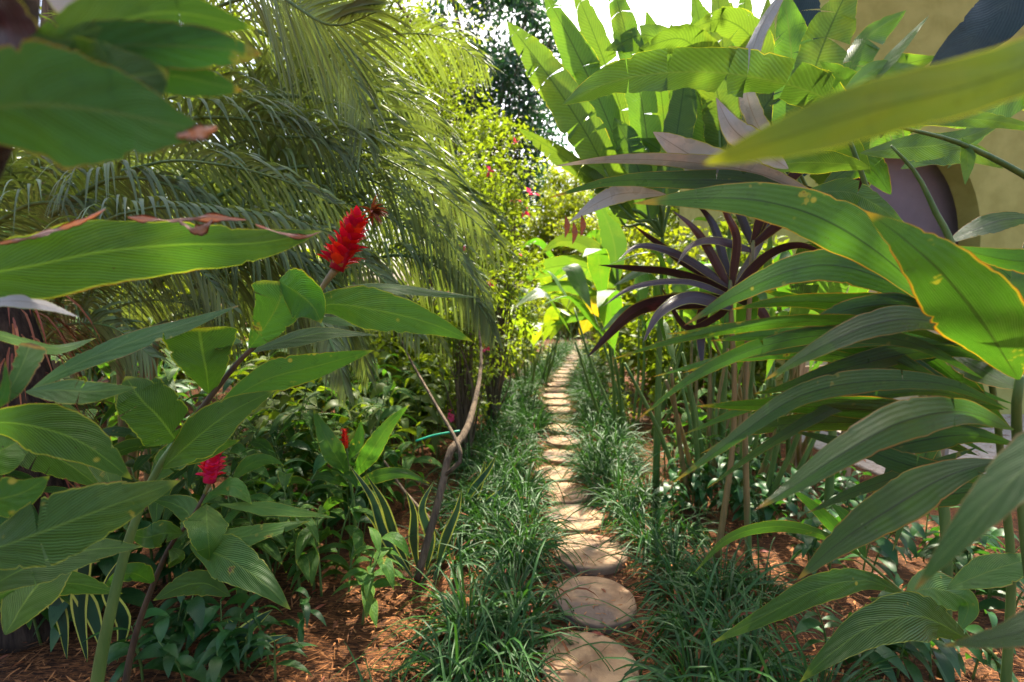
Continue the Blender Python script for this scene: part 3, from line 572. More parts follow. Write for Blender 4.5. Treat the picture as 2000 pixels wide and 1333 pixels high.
# --- heliconia mid-right (depth 1.6) with silver drying leaves
pH = newplant("heliconia", "heliconia with the long rippled leaf and silvery drying leaves in the upper right", "heliconia", P(1850, 1400, 1.9) * np.array([1, 1, 0]))
stalk(pH, [(1620, 190, 1.75), (1680, 330, 1.8), (1760, 600, 1.85), (1830, 900, 1.9), (1850, 1100, 1.9)], [.006, .012, .018, .02])
for pts, hw, mat, kw in [
    ([(1660, 215, 1.75), (1560, 172, 1.7), (1430, 145, 1.66), (1300, 143, 1.62), (1190, 162, 1.6), (1098, 205, 1.6)], 46, 'helic', dict(roll=.1, tears=9, wave=.25, ragged=.25, prof='obl', nseg=90, label="long horizontal rippled leaf seen from below")),
    ([(1650, 420, 1.6), (1500, 345, 1.5), (1350, 318, 1.45), (1200, 312, 1.4), (1075, 326, 1.4)], 19, 'silver', dict(roll=.6, label="narrow silvery leaf")),
    ([(1650, 430, 1.6), (1480, 362, 1.5), (1330, 352, 1.45), (1190, 356, 1.42), (1068, 388, 1.4)], 21, 'shell', dict(roll=.2)),
    ([(1300, 380, 1.5), (1220, 378, 1.48), (1170, 395, 1.46), (1112, 434, 1.45)], 20, 'silver', dict(roll=.2)),
    ([(1560, 400, 1.6), (1470, 350, 1.55), (1380, 320, 1.5), (1275, 258, 1.5)], 34, 'silver', dict(roll=.2, prof='obl', wave=.2)),
    ([(1540, 330, 1.65), (1480, 290, 1.6), (1430, 250, 1.58), (1398, 190, 1.58)], 30, 'silver', dict(roll=.1, wave=.25)),
    ([(1740, 250, 1.5), (1830, 232, 1.5), (1950, 238, 1.5), (2060, 262, 1.5)], 16, 'helic', dict(roll=.2)),
    ([(1560, 380, 1.6), (1650, 375, 1.6), (1710, 400, 1.6), (1775, 450, 1.6)], 26, 'helic', dict(roll=.3, tears=5)),
    ([(1700, 330, 1.7), (1640, 320, 1.7), (1540, 320, 1.7), (1480, 350, 1.7)], 24, 'helic', dict(roll=.3)),
    ([(1680, 300, 1.7), (1760, 290, 1.7), (1850, 280, 1.7), (1960, 240, 1.7)], 28, 'helic', dict(roll=.2)),
    ([(1880, 270, 1.5), (1890, 310, 1.5), (1885, 362, 1.5)], 12, 'helic', dict()),
    ([(1690, 180, 1.7), (1720, 140, 1.7), (1760, 90, 1.7), (1815, 30, 1.7)], 12, 'helic', dict(roll=.6)),
    ([(1640, 190, 1.7), (1700, 140, 1.7), (1760, 135, 1.7), (1830, 140, 1.7)], 18, 'helic', dict(roll=.4)),
    ([(1700, 260, 2.2), (1680, 200, 2.2), (1640, 150, 2.2), (1600, 120, 2.2)], 30, 'helic', dict(roll=.2)),
    ([(1720, 270, 2.2), (1740, 200, 2.2), (1790, 160, 2.2), (1860, 150, 2.2)], 26, 'helic', dict(roll=.3)),
    ([(1700, 340, 2.0), (1650, 290, 2.0), (1580, 270, 2.0), (1510, 290, 2.0)], 30, 'helic', dict(roll=.3, tears=4)),
    ([(1760, 330, 2.2), (1830, 300, 2.2), (1900, 300, 2.2), (1960, 330, 2.2)], 26, 'helic', dict(roll=.3)),
    ([(1740, 380, 2.2), (1700, 330, 2.2), (1660, 330, 2.2), (1600, 370, 2.2)], 28, 'shell', dict(roll=.3)),
    ([(1850, 475, 1.6), (1900, 450, 1.6), (1960, 430, 1.6), (2040, 425, 1.6)], 22, 'shell', dict(roll=.5))]:
    hero(pH, pts, hw, mat=mat, **kw)
build("leaf_stalk", [tube([P(1740, 245, 1.5), P(1860, 275, 1.5), P(1960, 320, 1.5), P(2080, 390, 1.5)], [.004, .008, .010], 7, 12)], M['stem'], parent=pH)
build("leaf_stalk", [tube([P(1740, 285, 1.6), P(1790, 340, 1.6), P(1830, 420, 1.6), P(1860, 480, 1.6), P(1880, 600, 1.6)], [.004, .009, .012], 7, 12)], M['stem'], parent=pH)

for a_ in ((1105, 440), (1120, 452), (1136, 438)): hero(pH, [(a_[0], a_[1] - 18, 1.45), (a_[0] + 3, a_[1] + 4, 1.45), (a_[0] - 2, a_[1] + 26, 1.45)], 6, mat='withered', name='dry_tassel', wave=.4)
pE = newplant("red_ginger", "ginger with a narrow red bud seen through the hanging palm leaflets", "ginger plant", P(690, 1000, 2.7) * np.array([1, 1, 0]))
stalk(pE, [(676, 868, 2.7), (682, 930, 2.7), (690, 985, 2.7)], [.006, .009, .012], 'stem')
flower(pE, P(675, 872, 2.7), P(672, 838, 2.7), .075, 22, False, 12)
for pts, hw in (([(682, 930, 2.7), (650, 880, 2.6), (625, 830, 2.6), (612, 800, 2.6)], 22), ([(684, 940, 2.7), (720, 890, 2.6), (760, 830, 2.6), (800, 790, 2.6)], 20), ([(680, 900, 2.7), (700, 860, 2.7), (705, 820, 2.7)], 13), ([(686, 950, 2.7), (740, 930, 2.6), (790, 925, 2.6), (840, 945, 2.6)], 14), ([(682, 950, 2.7), (640, 930, 2.6), (600, 935, 2.6)], 13)): hero(pE, pts, hw)
# --- bananas behind
def banana(label, base, leaves, mat='banana', name='banana_plant', stem_r=.022, group=None, cat="banana plant"):
    b = np.array([base[0], base[1], 0.0]); p = thing(name, label, cat, b, group)
    top = b + np.array([0, 0, base[2]])
    build("trunk", [tube([b, (b + top) / 2, top], [stem_r * 1.25, stem_r, stem_r * .55], 10, 14)], M['stem'], parent=p)
    for pts, hw, m2, kw in leaves:
        p3 = [P(*a) for a in pts]; dm = np.mean([a[2] for a in pts])
        lf = build("leaf", [leaf([*p3], hw * dm / FPX, **{**dict(prof='obl', nseg=70, wave=.2, fold=.25, tears=11, ragged=.14, droop=.15), **kw})], M[m2 or mat], parent=p)
        build("leaf_stalk", [tube([top + (p3[0] - top) * 0, (top + p3[0]) / 2 + np.array([0, 0, .05]), p3[0], p3[1] * .5 + p3[0] * .5], [stem_r * .4, .014, .010, .006], 7, 14)], M['stem'], parent=lf)
    return p
def wb(px, d): q_ = P(px, 600, d); return q_[0], q_[1]
x, y = wb(1290, 3.6)
B_ = lambda b0, b1, tip, hw, d, roll, **kw: ([(b0, b1, d), (b0 * .66 + tip[0] * .34 + 8, b1 * .62 + tip[1] * .38, d), (b0 * .3 + tip[0] * .7 + 6, b1 * .28 + tip[1] * .72 - 4, d + .03), (tip[0], tip[1], d + .1)], hw * .8, None, dict(roll=roll, **kw))
banana("banana plant with torn sunlit leaves standing against the white sky", (x, y, 1.9), [
    B_(1215, 400, (990, 42), 50, 3.4, .1), B_(1240, 390, (1060, -20), 46, 3.7, -.2), B_(1255, 380, (1110, -50), 40, 3.9, .2), B_(1275, 360, (1190, -50), 40, 3.6, -.3),
    B_(1300, 340, (1262, 20), 36, 3.9, .3), B_(1330, 330, (1310, 45), 32, 3.7, -.2), B_(1290, 400, (1340, 130), 44, 3.3, .3), B_(1240, 430, (1010, 250), 28, 3.4, .5),
    B_(1235, 420, (1130, 230), 42, 3.8, 0), B_(1220, 440, (1060, 150), 34, 3.9, .4), B_(1270, 430, (1200, 230), 40, 3.5, -.3)])
x, y = wb(1420, 3.9)
banana("yellow green banana plant behind the heliconia at top centre right", (x, y, 2.2), [
    B_(1420, 370, (1395, -60), 38, 3.9, .2, tears=14), B_(1430, 370, (1455, -40), 34, 3.6, -.2), B_(1410, 380, (1350, -30), 36, 4.1, .3), B_(1440, 380, (1500, -10), 36, 3.8, .1),
    B_(1400, 400, (1250, 270), 38, 3.5, .3),
    ([(1410, 330, 3.3), (1400, 180, 3.3), (1340, 80, 3.3), (1250, 95, 3.3)], 42, None, dict(roll=.2)), ([(1400, 340, 3.6), (1350, 150, 3.6), (1270, 70, 3.6), (1180, 100, 3.6)], 40, None, dict(roll=-.2)),
    ([(1430, 330, 3.2), (1500, 200, 3.2), (1570, 150, 3.2), (1640, 190, 3.2)], 40, None, dict(roll=.2)), ([(1430, 360, 3.4), (1480, 120, 3.4), (1420, 40, 3.4), (1340, 60, 3.4)], 36, None, dict(roll=.1)), B_(1440, 400, (1550, 150), 38, 3.6, .2), B_(1400, 380, (1290, 160), 42, 4.1, .1), B_(1430, 390, (1380, 190), 44, 3.4, .4), B_(1420, 400, (1470, 230), 40, 3.4, -.4)])
x, y = wb(1640, 3.0)
banana("dark banana plant in front of the olive wall, one leaf bolt upright", (x, y, 1.6), [
    ([(1560, 330, 2.6), (1580, 180, 2.5), (1615, 70, 2.45), (1675, -60, 2.4)], 50, None, dict(roll=.1, tears=4)),
    ([(1540, 330, 2.8), (1545, 200, 2.8), (1545, 100, 2.8), (1530, -20, 2.8)], 40, 'helic', dict(roll=.2)),
    ([(1560, 350, 3.1), (1560, 180, 3.1), (1560, 60, 3.1), (1570, -60, 3.1)], 52, 'teal', dict(roll=.2)),
    ([(1640, 360, 2.8), (1680, 220, 2.8), (1740, 140, 2.8), (1830, 110, 2.8)], 40, None, dict(roll=.2)),
    ([(1640, 380, 2.9), (1720, 260, 2.9), (1810, 210, 2.9), (1900, 250, 2.9)], 42, 'helic', dict(roll=-.2)),
    ([(1630, 360, 2.9), (1650, 180, 2.9), (1690, 80, 2.9), (1770, 20, 2.9)], 36, 'helic', dict(roll=.3)),
    ([(1530, 340, 2.7), (1460, 190, 2.6), (1480, 70, 2.6), (1540, -30, 2.6)], 22, 'silver', dict(roll=.4, tears=3)),
    ([(1650, 380, 3.0), (1620, 330, 2.8), (1560, 300, 2.7), (1480, 310, 2.6)], 36, None, {}),
    ([(1580, 430, 2.9), (1620, 380, 2.7), (1680, 350, 2.6), (1730, 330, 2.5)], 24, 'purple', {}),
])
# dark strap leaf crossing the upper right wall
pT = newplant("bird_of_paradise", "tall plant at the right edge with a dark blue green leaf across the upper wall", "plant", P(2150, 900, 2.6) * np.array([1, 1, 0]))
stalk(pT, [(2140, -100, 2.6), (2150, 300, 2.6), (2150, 700, 2.6)], [.03, .04, .05])
hero(pT, [(2120, -160, 2.6), (2010, -40, 2.6), (1930, 50, 2.6), (1815, 130, 2.6)], 50, mat='teal', prof='obl', tears=2)
hero(pT, [(2150, 300, 2.6), (2040, 180, 2.6), (1960, 200, 2.6), (1850, 330, 2.6)], 40, mat='helic', prof='lance')

# ------------------------------------------------------------------ purple cordyline
pc = G(1440, 900); cordb = np.array([P(1440, 600, 2.6)[0], P(1440, 600, 2.6)[1], 0])
pCo = thing("cordyline", "purple leaved cordyline with drooping dark blades on tan canes", "cordyline", cordb)
for (a, b_) in ((1425, 545), (1470, 470)):
    top = P(a, b_, 2.6); build("cane", [tube([cordb + np.array([(a - 1440) * .004, 0, 0]), (cordb + top) / 2 + np.array([.03, 0, 0]), top], [.018, .014, .012], 8, 14)], M['cane'], parent=pCo)
cl = [([(1425, 560), (1340, 515), (1290, 480), (1232, 437)], 12), ([(1425, 560), (1330, 500), (1250, 480), (1205, 510)], 11), ([(1430, 570), (1320, 535), (1240, 525), (1168, 518)], 12),
      ([(1430, 580), (1340, 550), (1240, 560), (1175, 600)], 9), ([(1430, 590), (1330, 590), (1240, 610), (1145, 700)], 22), ([(1430, 600), (1350, 580), (1290, 610), (1255, 670)], 17),
      ([(1430, 600), (1380, 600), (1370, 660), (1372, 720)], 16), ([(1425, 560), (1380, 480), (1350, 440), (1310, 410)], 12), ([(1425, 560), (1400, 460), (1380, 420), (1350, 390)], 12),
      ([(1430, 560), (1440, 470), (1420, 420), (1400, 380)], 12), ([(1435, 560), (1480, 480), (1500, 430), (1490, 380)], 12), ([(1440, 560), (1500, 500), (1560, 480), (1620, 500)], 13),
      ([(1440, 570), (1500, 540), (1560, 550), (1600, 600)], 13), ([(1470, 480), (1500, 400), (1560, 370), (1640, 390)], 13), ([(1470, 480), (1440, 400), (1460, 360), (1480, 300)], 12),
      ([(1470, 480), (1540, 430), (1600, 430), (1680, 470)], 13), ([(1430, 580), (1480, 600), (1510, 650), (1530, 700)], 13), ([(1470, 490), (1400, 470), (1350, 480), (1320, 520)], 11),
      ([(1430, 590), (1400, 620), (1340, 640), (1290, 560)], 10), ([(1470, 480), (1520, 380), (1590, 320), (1690, 340)], 14)]
for k, (pts, hw) in enumerate(cl):
    dd = 2.6; dz = [0, -.08, -.16, -.22] if k % 2 else [0, .1, .15, .12]
    hero(pCo, [(a, b_, dd + dz[i]) for i, (a, b_) in enumerate(pts)], hw * .8, mat='purple', prof='strap', roll=.5 * (-1) ** k, fold=.3, nseg=26, na=5)

# ------------------------------------------------------------------ palms
def frond_geo(pts, Lmax, n=58, droop=.8, wl=.008, up=.25, start=.12, seed=0, back=.6, S=8, vf=.75):
    r = np.random.default_rng(seed); C = crs(pts, n * 2); T = nrm(np.gradient(C, axis=0)); s = np.linspace(0, 1, n * 2)
    i0 = int(start * n * 2); idx = np.arange(i0, n * 2 - 1)
    C_, T_, s_ = C[idx], T[idx], s[idx]; side = nrm((1 - vf) * nrm(np.cross(T_, np.array([0, 0, 1.0])) + 1e-4) * np.sign(T_[:, :1] + 1e-6) + vf * nrm(np.cross(T_, nrm(C_ - CAM))) * np.sign(T_[:, :1] + 1e-6))
    sg = np.where(np.arange(len(idx)) % 2 == 0, 1.0, -1.0)[:, None]; upv = np.cross(side, T_)
    fwd = back + .9 * s_[:, None] ** 2
    d = T_ * fwd + side * sg + upv * up + r.normal(size=T_.shape) * .07
    L = 1.12 * Lmax * (np.clip((s_ - start) / .25, 0, 1) ** .5 * .5 + .5) * np.clip(1.12 - s_ ** 2.4 * .85, .15, 1) * (.9 + .2 * r.random(len(idx)))
    g = strips(C_, d, L, wl * (.85 + .3 * r.random(len(idx))), droop * (.7 + .6 * r.random(len(idx))), S=S, side=T_, prof='strap', fold=.3)
    return g, tube(pts, [.016, .010, .006, .002], 6, 26)
def frond(parent, pts, Lmax, **kw):
    g, t = frond_geo(pts, Lmax, **kw); f = build("frond", [g], M['palm'], parent=parent); build("rachis", [t], M['stem'], parent=f); return f
x, y = wb(130, 2.9)
pP = thing("areca_palm", "large areca palm on the left whose arching fronds hang over the bed", "palm", (x, y, 0))
for k in range(9):
    a = k * .7; bx, by = x + .28 * math.cos(a) * (1 + k % 3 * .3), y + .25 * math.sin(a); h = 1.1 + .15 * (k % 4)
    build("cane", [tube([(bx, by, 0), (bx + .05 * math.cos(a), by, h * .5), (bx + .16 * math.cos(a), by, h)], [.03, .024, .018], 8, 12)], M['cane'], parent=pP)
FR = [  # pixel spines with depth
    ([(60, 620, 2.8), (150, 390, 2.5), (300, 320, 2.3), (430, 322, 2.2), (560, 355, 2.1), (655, 400, 2.05)], .42, {}),
    ([(90, 640, 2.7), (180, 460, 2.3), (280, 410, 2.1), (400, 408, 2.0), (540, 425, 1.9), (650, 455, 1.85)], .36, dict(droop=1.43)),
    ([(200, 480, 3.0), (420, 300, 2.8), (590, 268, 2.6), (740, 305, 2.5), (870, 385, 2.4), (985, 485, 2.4)], .5, dict(n=64)),
    ([(300, 560, 3.0), (500, 420, 2.8), (680, 400, 2.7), (820, 460, 2.6), (925, 540, 2.5), (965, 660, 2.5)], .36, dict(n=64, droop=1.21)),
    ([(220, 160, 2.9), (430, 12, 2.7), (570, 10, 2.6), (660, 90, 2.5), (700, 190, 2.45), (712, 270, 2.45)], .62, dict(droop=1.87, n=60)),
    ([(380, -90, 2.2), (480, -60, 2.1), (560, 0, 2.0), (650, 50, 1.95), (745, 20, 1.9)], .45, dict(droop=0.33)),
    ([(350, 300, 3.3), (520, 190, 3.2), (660, 150, 3.1), (790, 190, 3.0), (880, 270, 3.0)], .5, {}),
    ([(500, 250, 3.8), (640, 120, 3.8), (760, 70, 3.8), (870, 75, 3.8), (950, 130, 3.8)], .55, {}),
    ([(100, 560, 2.9), (250, 250, 2.9), (400, 180, 2.8), (520, 210, 2.7), (620, 300, 2.7)], .5, {}),
    ([(120, 600, 3.0), (60, 400, 2.8), (10, 330, 2.6), (-60, 330, 2.4)], .5, {}),
    ([(150, 600, 3.2), (250, 480, 3.0), (400, 460, 2.8), (560, 500, 2.6), (640, 600, 2.5), (660, 720, 2.45)], .42, dict(droop=1.65)),
    ([(140, 620, 3.1), (200, 540, 2.6), (280, 500, 2.3), (380, 520, 2.1), (450, 600, 2.1)], .4, dict(droop=1.38)),
    ([(80, 640, 2.9), (60, 560, 2.5), (0, 520, 2.2), (-80, 530, 2.0)], .45, {}),
    ([(200, 640, 3.6), (350, 520, 3.6), (520, 520, 3.5), (700, 560, 3.4), (820, 620, 3.3), (880, 700, 3.3)], .34, dict(droop=1.32)),
    ([(300, 420, 3.6), (480, 330, 3.5), (640, 330, 3.4), (780, 400, 3.3), (860, 500, 3.3)], .5, {}),
    ([(150, 350, 3.5), (300, 120, 3.4), (420, 40, 3.3), (540, 60, 3.3), (640, 160, 3.3)], .6, {}),
    ([(160, 640, 3.4), (260, 590, 3.2), (380, 600, 3.0), (470, 680, 2.9)], .4, dict(droop=1.38)),
    ([(60, 700, 2.8), (120, 640, 2.4), (220, 640, 2.2), (300, 700, 2.1)], .35, {}),
    ([(300, 640, 3.2), (480, 560, 3.1), (600, 570, 3.0), (690, 640, 2.9), (720, 740, 2.9)], .42, dict(droop=1.65)),
    ([(100, 500, 3.4), (180, 200, 3.4), (280, 60, 3.4), (330, -60, 3.4)], .6, {}),
    ([(350, 420, 2.9), (560, 330, 2.7), (720, 350, 2.6), (850, 440, 2.5), (930, 560, 2.45)], .45, dict(droop=0.99)),
    ([(300, 480, 2.6), (480, 440, 2.4), (640, 470, 2.3), (760, 560, 2.25), (820, 660, 2.2)], .40, dict(droop=1.32)),
    ([(400, 200, 3.0), (600, 190, 2.9), (760, 260, 2.8), (880, 360, 2.8), (960, 420, 2.8)], .5, dict(droop=0.77)),
    ([(250, 260, 2.7), (400, 230, 2.6), (560, 250, 2.6), (700, 320, 2.5)], .45, dict(droop=1.10)),
    ([(200, 560, 3.0), (330, 500, 2.9), (460, 520, 2.8), (560, 600, 2.7), (590, 700, 2.7)], .42, dict(droop=1.65)),
    ([(500, 60, 3.3), (650, 120, 3.2), (760, 210, 3.2), (830, 300, 3.2)], .5, dict(droop=0.88)),
    ([(380, 560, 2.6), (520, 500, 2.4), (610, 530, 2.3), (650, 600, 2.25), (668, 680, 2.2)], .5, dict(droop=1.98)),
    ([(620, 560, 2.9), (760, 500, 2.7), (870, 530, 2.6), (930, 590, 2.5), (965, 650, 2.5)], .32, dict(droop=1.76)),
    ([(100, 420, 2.4), (220, 350, 2.3), (350, 370, 2.2), (460, 440, 2.2)], .35, dict(droop=1.43)),
    ([(-60, 480, 2.6), (60, 400, 2.4), (180, 420, 2.3), (280, 520, 2.2)], .38, dict(droop=1.21)),
    ([(-80, 380, 3.0), (40, 330, 2.8), (160, 350, 2.7), (260, 430, 2.6)], .4, dict(droop=1.10)),
    ([(540, 570, 2.0), (610, 610, 1.95), (655, 690, 1.9), (676, 770, 1.9)], .2, dict(droop=1.8, n=22, start=.3, wl=.007)),
    ([(420, 500, 3.9), (600, 380, 3.9), (760, 350, 3.8), (880, 400, 3.8), (960, 520, 3.7)], .5, {}),
    ([(500, 120, 4.2), (640, 40, 4.2), (720, -20, 4.2)], .6, {}),
]
for k, (pts, L, kw) in enumerate(FR): frond(pP, [P(*p) for p in pts], L, seed=k, **kw)
# dense young palm behind it
x2, y2 = wb(150, 5.2)
pP2 = thing("areca_palm", "young palm in the shade behind the large areca, fronds rising from the mulch", "palm", (x2, y2, 0))
for k in range(15):
    a = rng.random() * 6.283; h = 1.0 + rng.random() * 2.6; rr = .8 + rng.random() * 1.3; b0 = np.array([x2 + rng.normal() * .25, y2 + rng.normal() * .25, 0])
    dxy = np.array([math.cos(a), math.sin(a), 0])
    frond(pP2, [b0, b0 + dxy * rr * .15 + [0, 0, h * .6], b0 + dxy * rr * .5 + [0, 0, h], b0 + dxy * rr + [0, 0, h * .95], b0 + dxy * rr * 1.4 + [0, 0, h * .65]], .5, n=44, seed=50 + k, S=6, start=.3, droop=1.3, vf=.2)
# dark fibrous trunk far left
x3, y3 = wb(20, 2.1)
pt = thing("palm_trunk", "dark fibrous palm trunk at the left edge among dry fronds", "palm", (x3, y3, 0))
build("trunk", [tube([(x3, y3, 0), (x3 + .03, y3, .8), (x3 + .0, y3, 1.25), (x3 - .05, y3, 1.6)], [.17, .14, .12, .06], 14, 30)], M['fibre'], parent=pt)
n = 260; a = rng.random(n) * 6.283; zz = .4 + rng.random(n) * 1.15; b0 = np.stack([x3 + .13 * np.cos(a), y3 + .13 * np.sin(a), zz], -1)
build("fibre", [strips(b0, np.stack([np.cos(a), np.sin(a), .3 + 0 * a], -1), .15 + .25 * rng.random(n), .004, 2.0, S=5)], M['withered'], parent=pt)

# ------------------------------------------------------------------ bushes, trees, undergrowth
def leafcloud(centers, radii, per, L, W, seed, S=3, droop=.4, prof='lance', cols=3, outward=.8):
    r = np.random.default_rng(seed); c = np.repeat(centers, per, 0); rad = np.repeat(radii, per, 0)
    v = nrm(r.normal(size=c.shape)); rr = r.random(len(c))[:, None] ** .45
    b = c + v * rad * rr; d = nrm(v * outward + r.normal(size=c.shape) * .6 + [0, 0, .15])
    n = len(c); sd = np.cross(d, nrm(r.normal(size=c.shape) + [0, 0, 1.2]))
    return strips(b, d, L * (.6 + .8 * r.random(n)), W * (.7 + .6 * r.random(n)), droop, S=S, side=sd, prof=prof, cols=cols)
def shrub(name, label, cat, base, h, rad, nclump, per, L, W, mat, seed, group=None, stem='bark', S=3, clr=.22, trunk_r=.03, low=.15, pink=0, prof='lance', cols=3):
    r = np.random.default_rng(seed); b = np.array([base[0], base[1], 0.0]); p = thing(name, label, cat, b, group)
    v = nrm(r.normal(size=(nclump, 3))); rr = r.random(nclump)[:, None] ** .4
    rx = rad if not np.isscalar(rad) else (rad, rad)
    c = b + [0, 0, h * (.5 + low / 2)] + v * rr * np.array([rx[0], rx[1], h * (.5 - low / 2)])
    cr = clr * (.6 + .8 * r.random((nclump, 1))) * np.array([[1, 1, .75]])
    build("foliage" if h < 3.5 else "crown", [leafcloud(c, cr, per, L, W, seed + 1, S=S, prof=prof, cols=cols)], M[mat], parent=p)
    st = []
    for k in range(min(nclump, 34)):
        e = c[k]; m = b + (e - b) * np.array([.35, .35, .6]) + r.normal(size=3) * .05 * h / 2
        st.append(tube([b + [r.normal() * trunk_r, r.normal() * trunk_r, 0], m, e], [trunk_r * (1 if k < 6 else .5), trunk_r * (.6 if k < 6 else .25), trunk_r * .12], 6, 10))
    build("trunk" if h > 3.5 else "branches", st, M[stem], parent=p)
    if pink:
        k = r.integers(0, nclump, pink); cc = c[k] + nrm(r.normal(size=(pink, 3))) * cr[k] * 1.05
        build("blossom", [leafcloud(cc, np.full((pink, 3), .02), 7, .055, .022, seed + 5, S=2)], M['pink'], parent=p)
    return p
def wd(px, d): q_ = P(px, 600, d); return (q_[0], q_[1])
# central flowering shrub left of the path
shrub("flowering_shrub", "airy small leaved shrub with scattered pink blossoms left of the path", "shrub", wd(965, 5.6), 3.7, (.48, .6), 74, 75, .06, .016, 'bush', 11, pink=16, clr=.24)
shrub("flowering_shrub", "sparse twiggy shrub with a few red blossoms, just beyond the palm tips", "shrub", wd(905, 4.3), 2.2, (.32, .4), 34, 60, .05, .013, 'bush', 12, pink=6, clr=.2)
shrub("weeping_shrub", "tall drooping small leaved tree with feathery sprays hanging at top centre", "tree", wd(830, 6.4), 5.6, (.75, .9), 70, 75, .07, .015, 'bush', 13, clr=.32, low=.4)
# trees
def tree(label, base, h, rad, seed, mat='dark', n=110, per=160, L=.12, clr=.6, low=.35, **kw):
    return shrub("broadleaf_tree", label, "tree", base, h, rad, n, per, L, L * .3, mat, seed, clr=clr, trunk_r=.14, low=low, S=2, **kw)
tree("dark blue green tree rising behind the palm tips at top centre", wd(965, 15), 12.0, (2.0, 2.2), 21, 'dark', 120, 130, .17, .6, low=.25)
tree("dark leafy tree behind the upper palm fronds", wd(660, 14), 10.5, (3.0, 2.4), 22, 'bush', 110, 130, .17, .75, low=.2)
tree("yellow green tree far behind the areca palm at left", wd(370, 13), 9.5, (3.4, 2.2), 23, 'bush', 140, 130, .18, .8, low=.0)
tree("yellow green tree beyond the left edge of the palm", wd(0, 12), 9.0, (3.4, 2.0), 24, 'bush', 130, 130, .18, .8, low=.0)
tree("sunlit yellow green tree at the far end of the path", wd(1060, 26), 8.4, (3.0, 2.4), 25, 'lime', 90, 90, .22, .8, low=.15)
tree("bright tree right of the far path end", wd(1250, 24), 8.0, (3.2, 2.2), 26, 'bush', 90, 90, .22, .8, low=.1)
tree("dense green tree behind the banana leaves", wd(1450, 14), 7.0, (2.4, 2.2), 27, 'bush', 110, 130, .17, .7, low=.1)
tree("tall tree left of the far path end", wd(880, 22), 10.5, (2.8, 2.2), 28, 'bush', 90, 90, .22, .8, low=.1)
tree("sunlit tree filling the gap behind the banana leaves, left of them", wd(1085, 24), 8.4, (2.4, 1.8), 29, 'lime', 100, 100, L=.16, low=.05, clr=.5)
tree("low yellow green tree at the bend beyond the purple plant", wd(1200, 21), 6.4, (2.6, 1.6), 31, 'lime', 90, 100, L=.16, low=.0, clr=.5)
# tree carrying the hanging branch; its unseen crown is added to shade the foreground
pO = thing("added_shade_tree", "added tree left behind the palm, hanging branch at top, unseen crown shading the foreground", "tree", (-5.2, 5.6, 0))
rO = np.random.default_rng(77); nO = 84
cO = np.stack([rO.uniform(-1.2, 3.8, nO), rO.uniform(2.7, 5.0, nO), 0 * rO.random(nO)], -1); cO[:, 2] = 5.75 + .25 * (cO[:, 1] - 4.5) + rO.random(nO) * .8
sp_ = np.array([P(a_, b_, d_) for a_, b_, d_ in ((700, -60, 5.6), (760, -20, 5.5), (790, 30, 5.4), (820, 70, 5.3), (845, 120, 5.2), (860, 160, 5.15), (740, -40, 5.5), (900, -60, 5.6), (970, -50, 6.0))])
build("crown", [leafcloud(cO, np.full((nO, 3), .42), 90, .13, .035, 78, S=2), leafcloud(sp_, np.full((len(sp_), 3), .14), 70, .07, .016, 79)], M['bush'], parent=pO)  # added sun-blocking clumps above the frame, then the small hanging sprays
tO = np.array([-5.2, 5.6, 0.0]); br = [tube([tO, tO + [.1, 0, 2.5], tO + [.5, -.1, 5.0]], [.2, .16, .12], 12, 16)]
for k_ in range(16):
    e = cO[k_ * 3]; br.append(tube([tO + [.45, -.1, 4.6], (tO + [.5, 0, 5.4]) * .55 + e * .45 + [0, 0, .25], e], [.09, .05, .012], 7, 12))
br.append(tube([P(600, -160, 5.8), P(720, -60, 5.6), P(790, 25, 5.4), P(820, 70, 5.3), P(850, 130, 5.2), P(880, 175, 5.1)], [.03, .022, .016, .012, .006], 7, 24))
build("trunk", br, M['bark'], parent=pO)
# shrubs flanking the corridor
k = 30
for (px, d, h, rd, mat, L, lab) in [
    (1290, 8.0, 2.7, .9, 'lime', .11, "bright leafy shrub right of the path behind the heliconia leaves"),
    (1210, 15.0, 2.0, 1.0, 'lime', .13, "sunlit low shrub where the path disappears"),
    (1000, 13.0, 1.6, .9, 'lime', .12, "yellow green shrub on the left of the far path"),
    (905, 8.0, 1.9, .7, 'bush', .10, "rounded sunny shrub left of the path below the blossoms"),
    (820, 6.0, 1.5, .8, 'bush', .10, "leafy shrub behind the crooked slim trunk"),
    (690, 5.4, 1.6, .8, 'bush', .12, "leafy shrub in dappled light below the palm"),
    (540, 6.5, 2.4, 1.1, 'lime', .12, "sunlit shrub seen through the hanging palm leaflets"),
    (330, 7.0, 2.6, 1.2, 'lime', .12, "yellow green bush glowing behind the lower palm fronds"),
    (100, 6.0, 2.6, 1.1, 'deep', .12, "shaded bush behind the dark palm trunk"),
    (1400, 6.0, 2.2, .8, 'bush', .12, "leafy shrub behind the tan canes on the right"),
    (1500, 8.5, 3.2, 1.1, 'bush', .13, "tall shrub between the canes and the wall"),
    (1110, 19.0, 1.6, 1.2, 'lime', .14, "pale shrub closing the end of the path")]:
    k += 1; shrub("shrub", lab, "shrub", wd(px, d), h, rd, 44, 130, L, L * .26, mat, k, clr=.3, low=0.0)

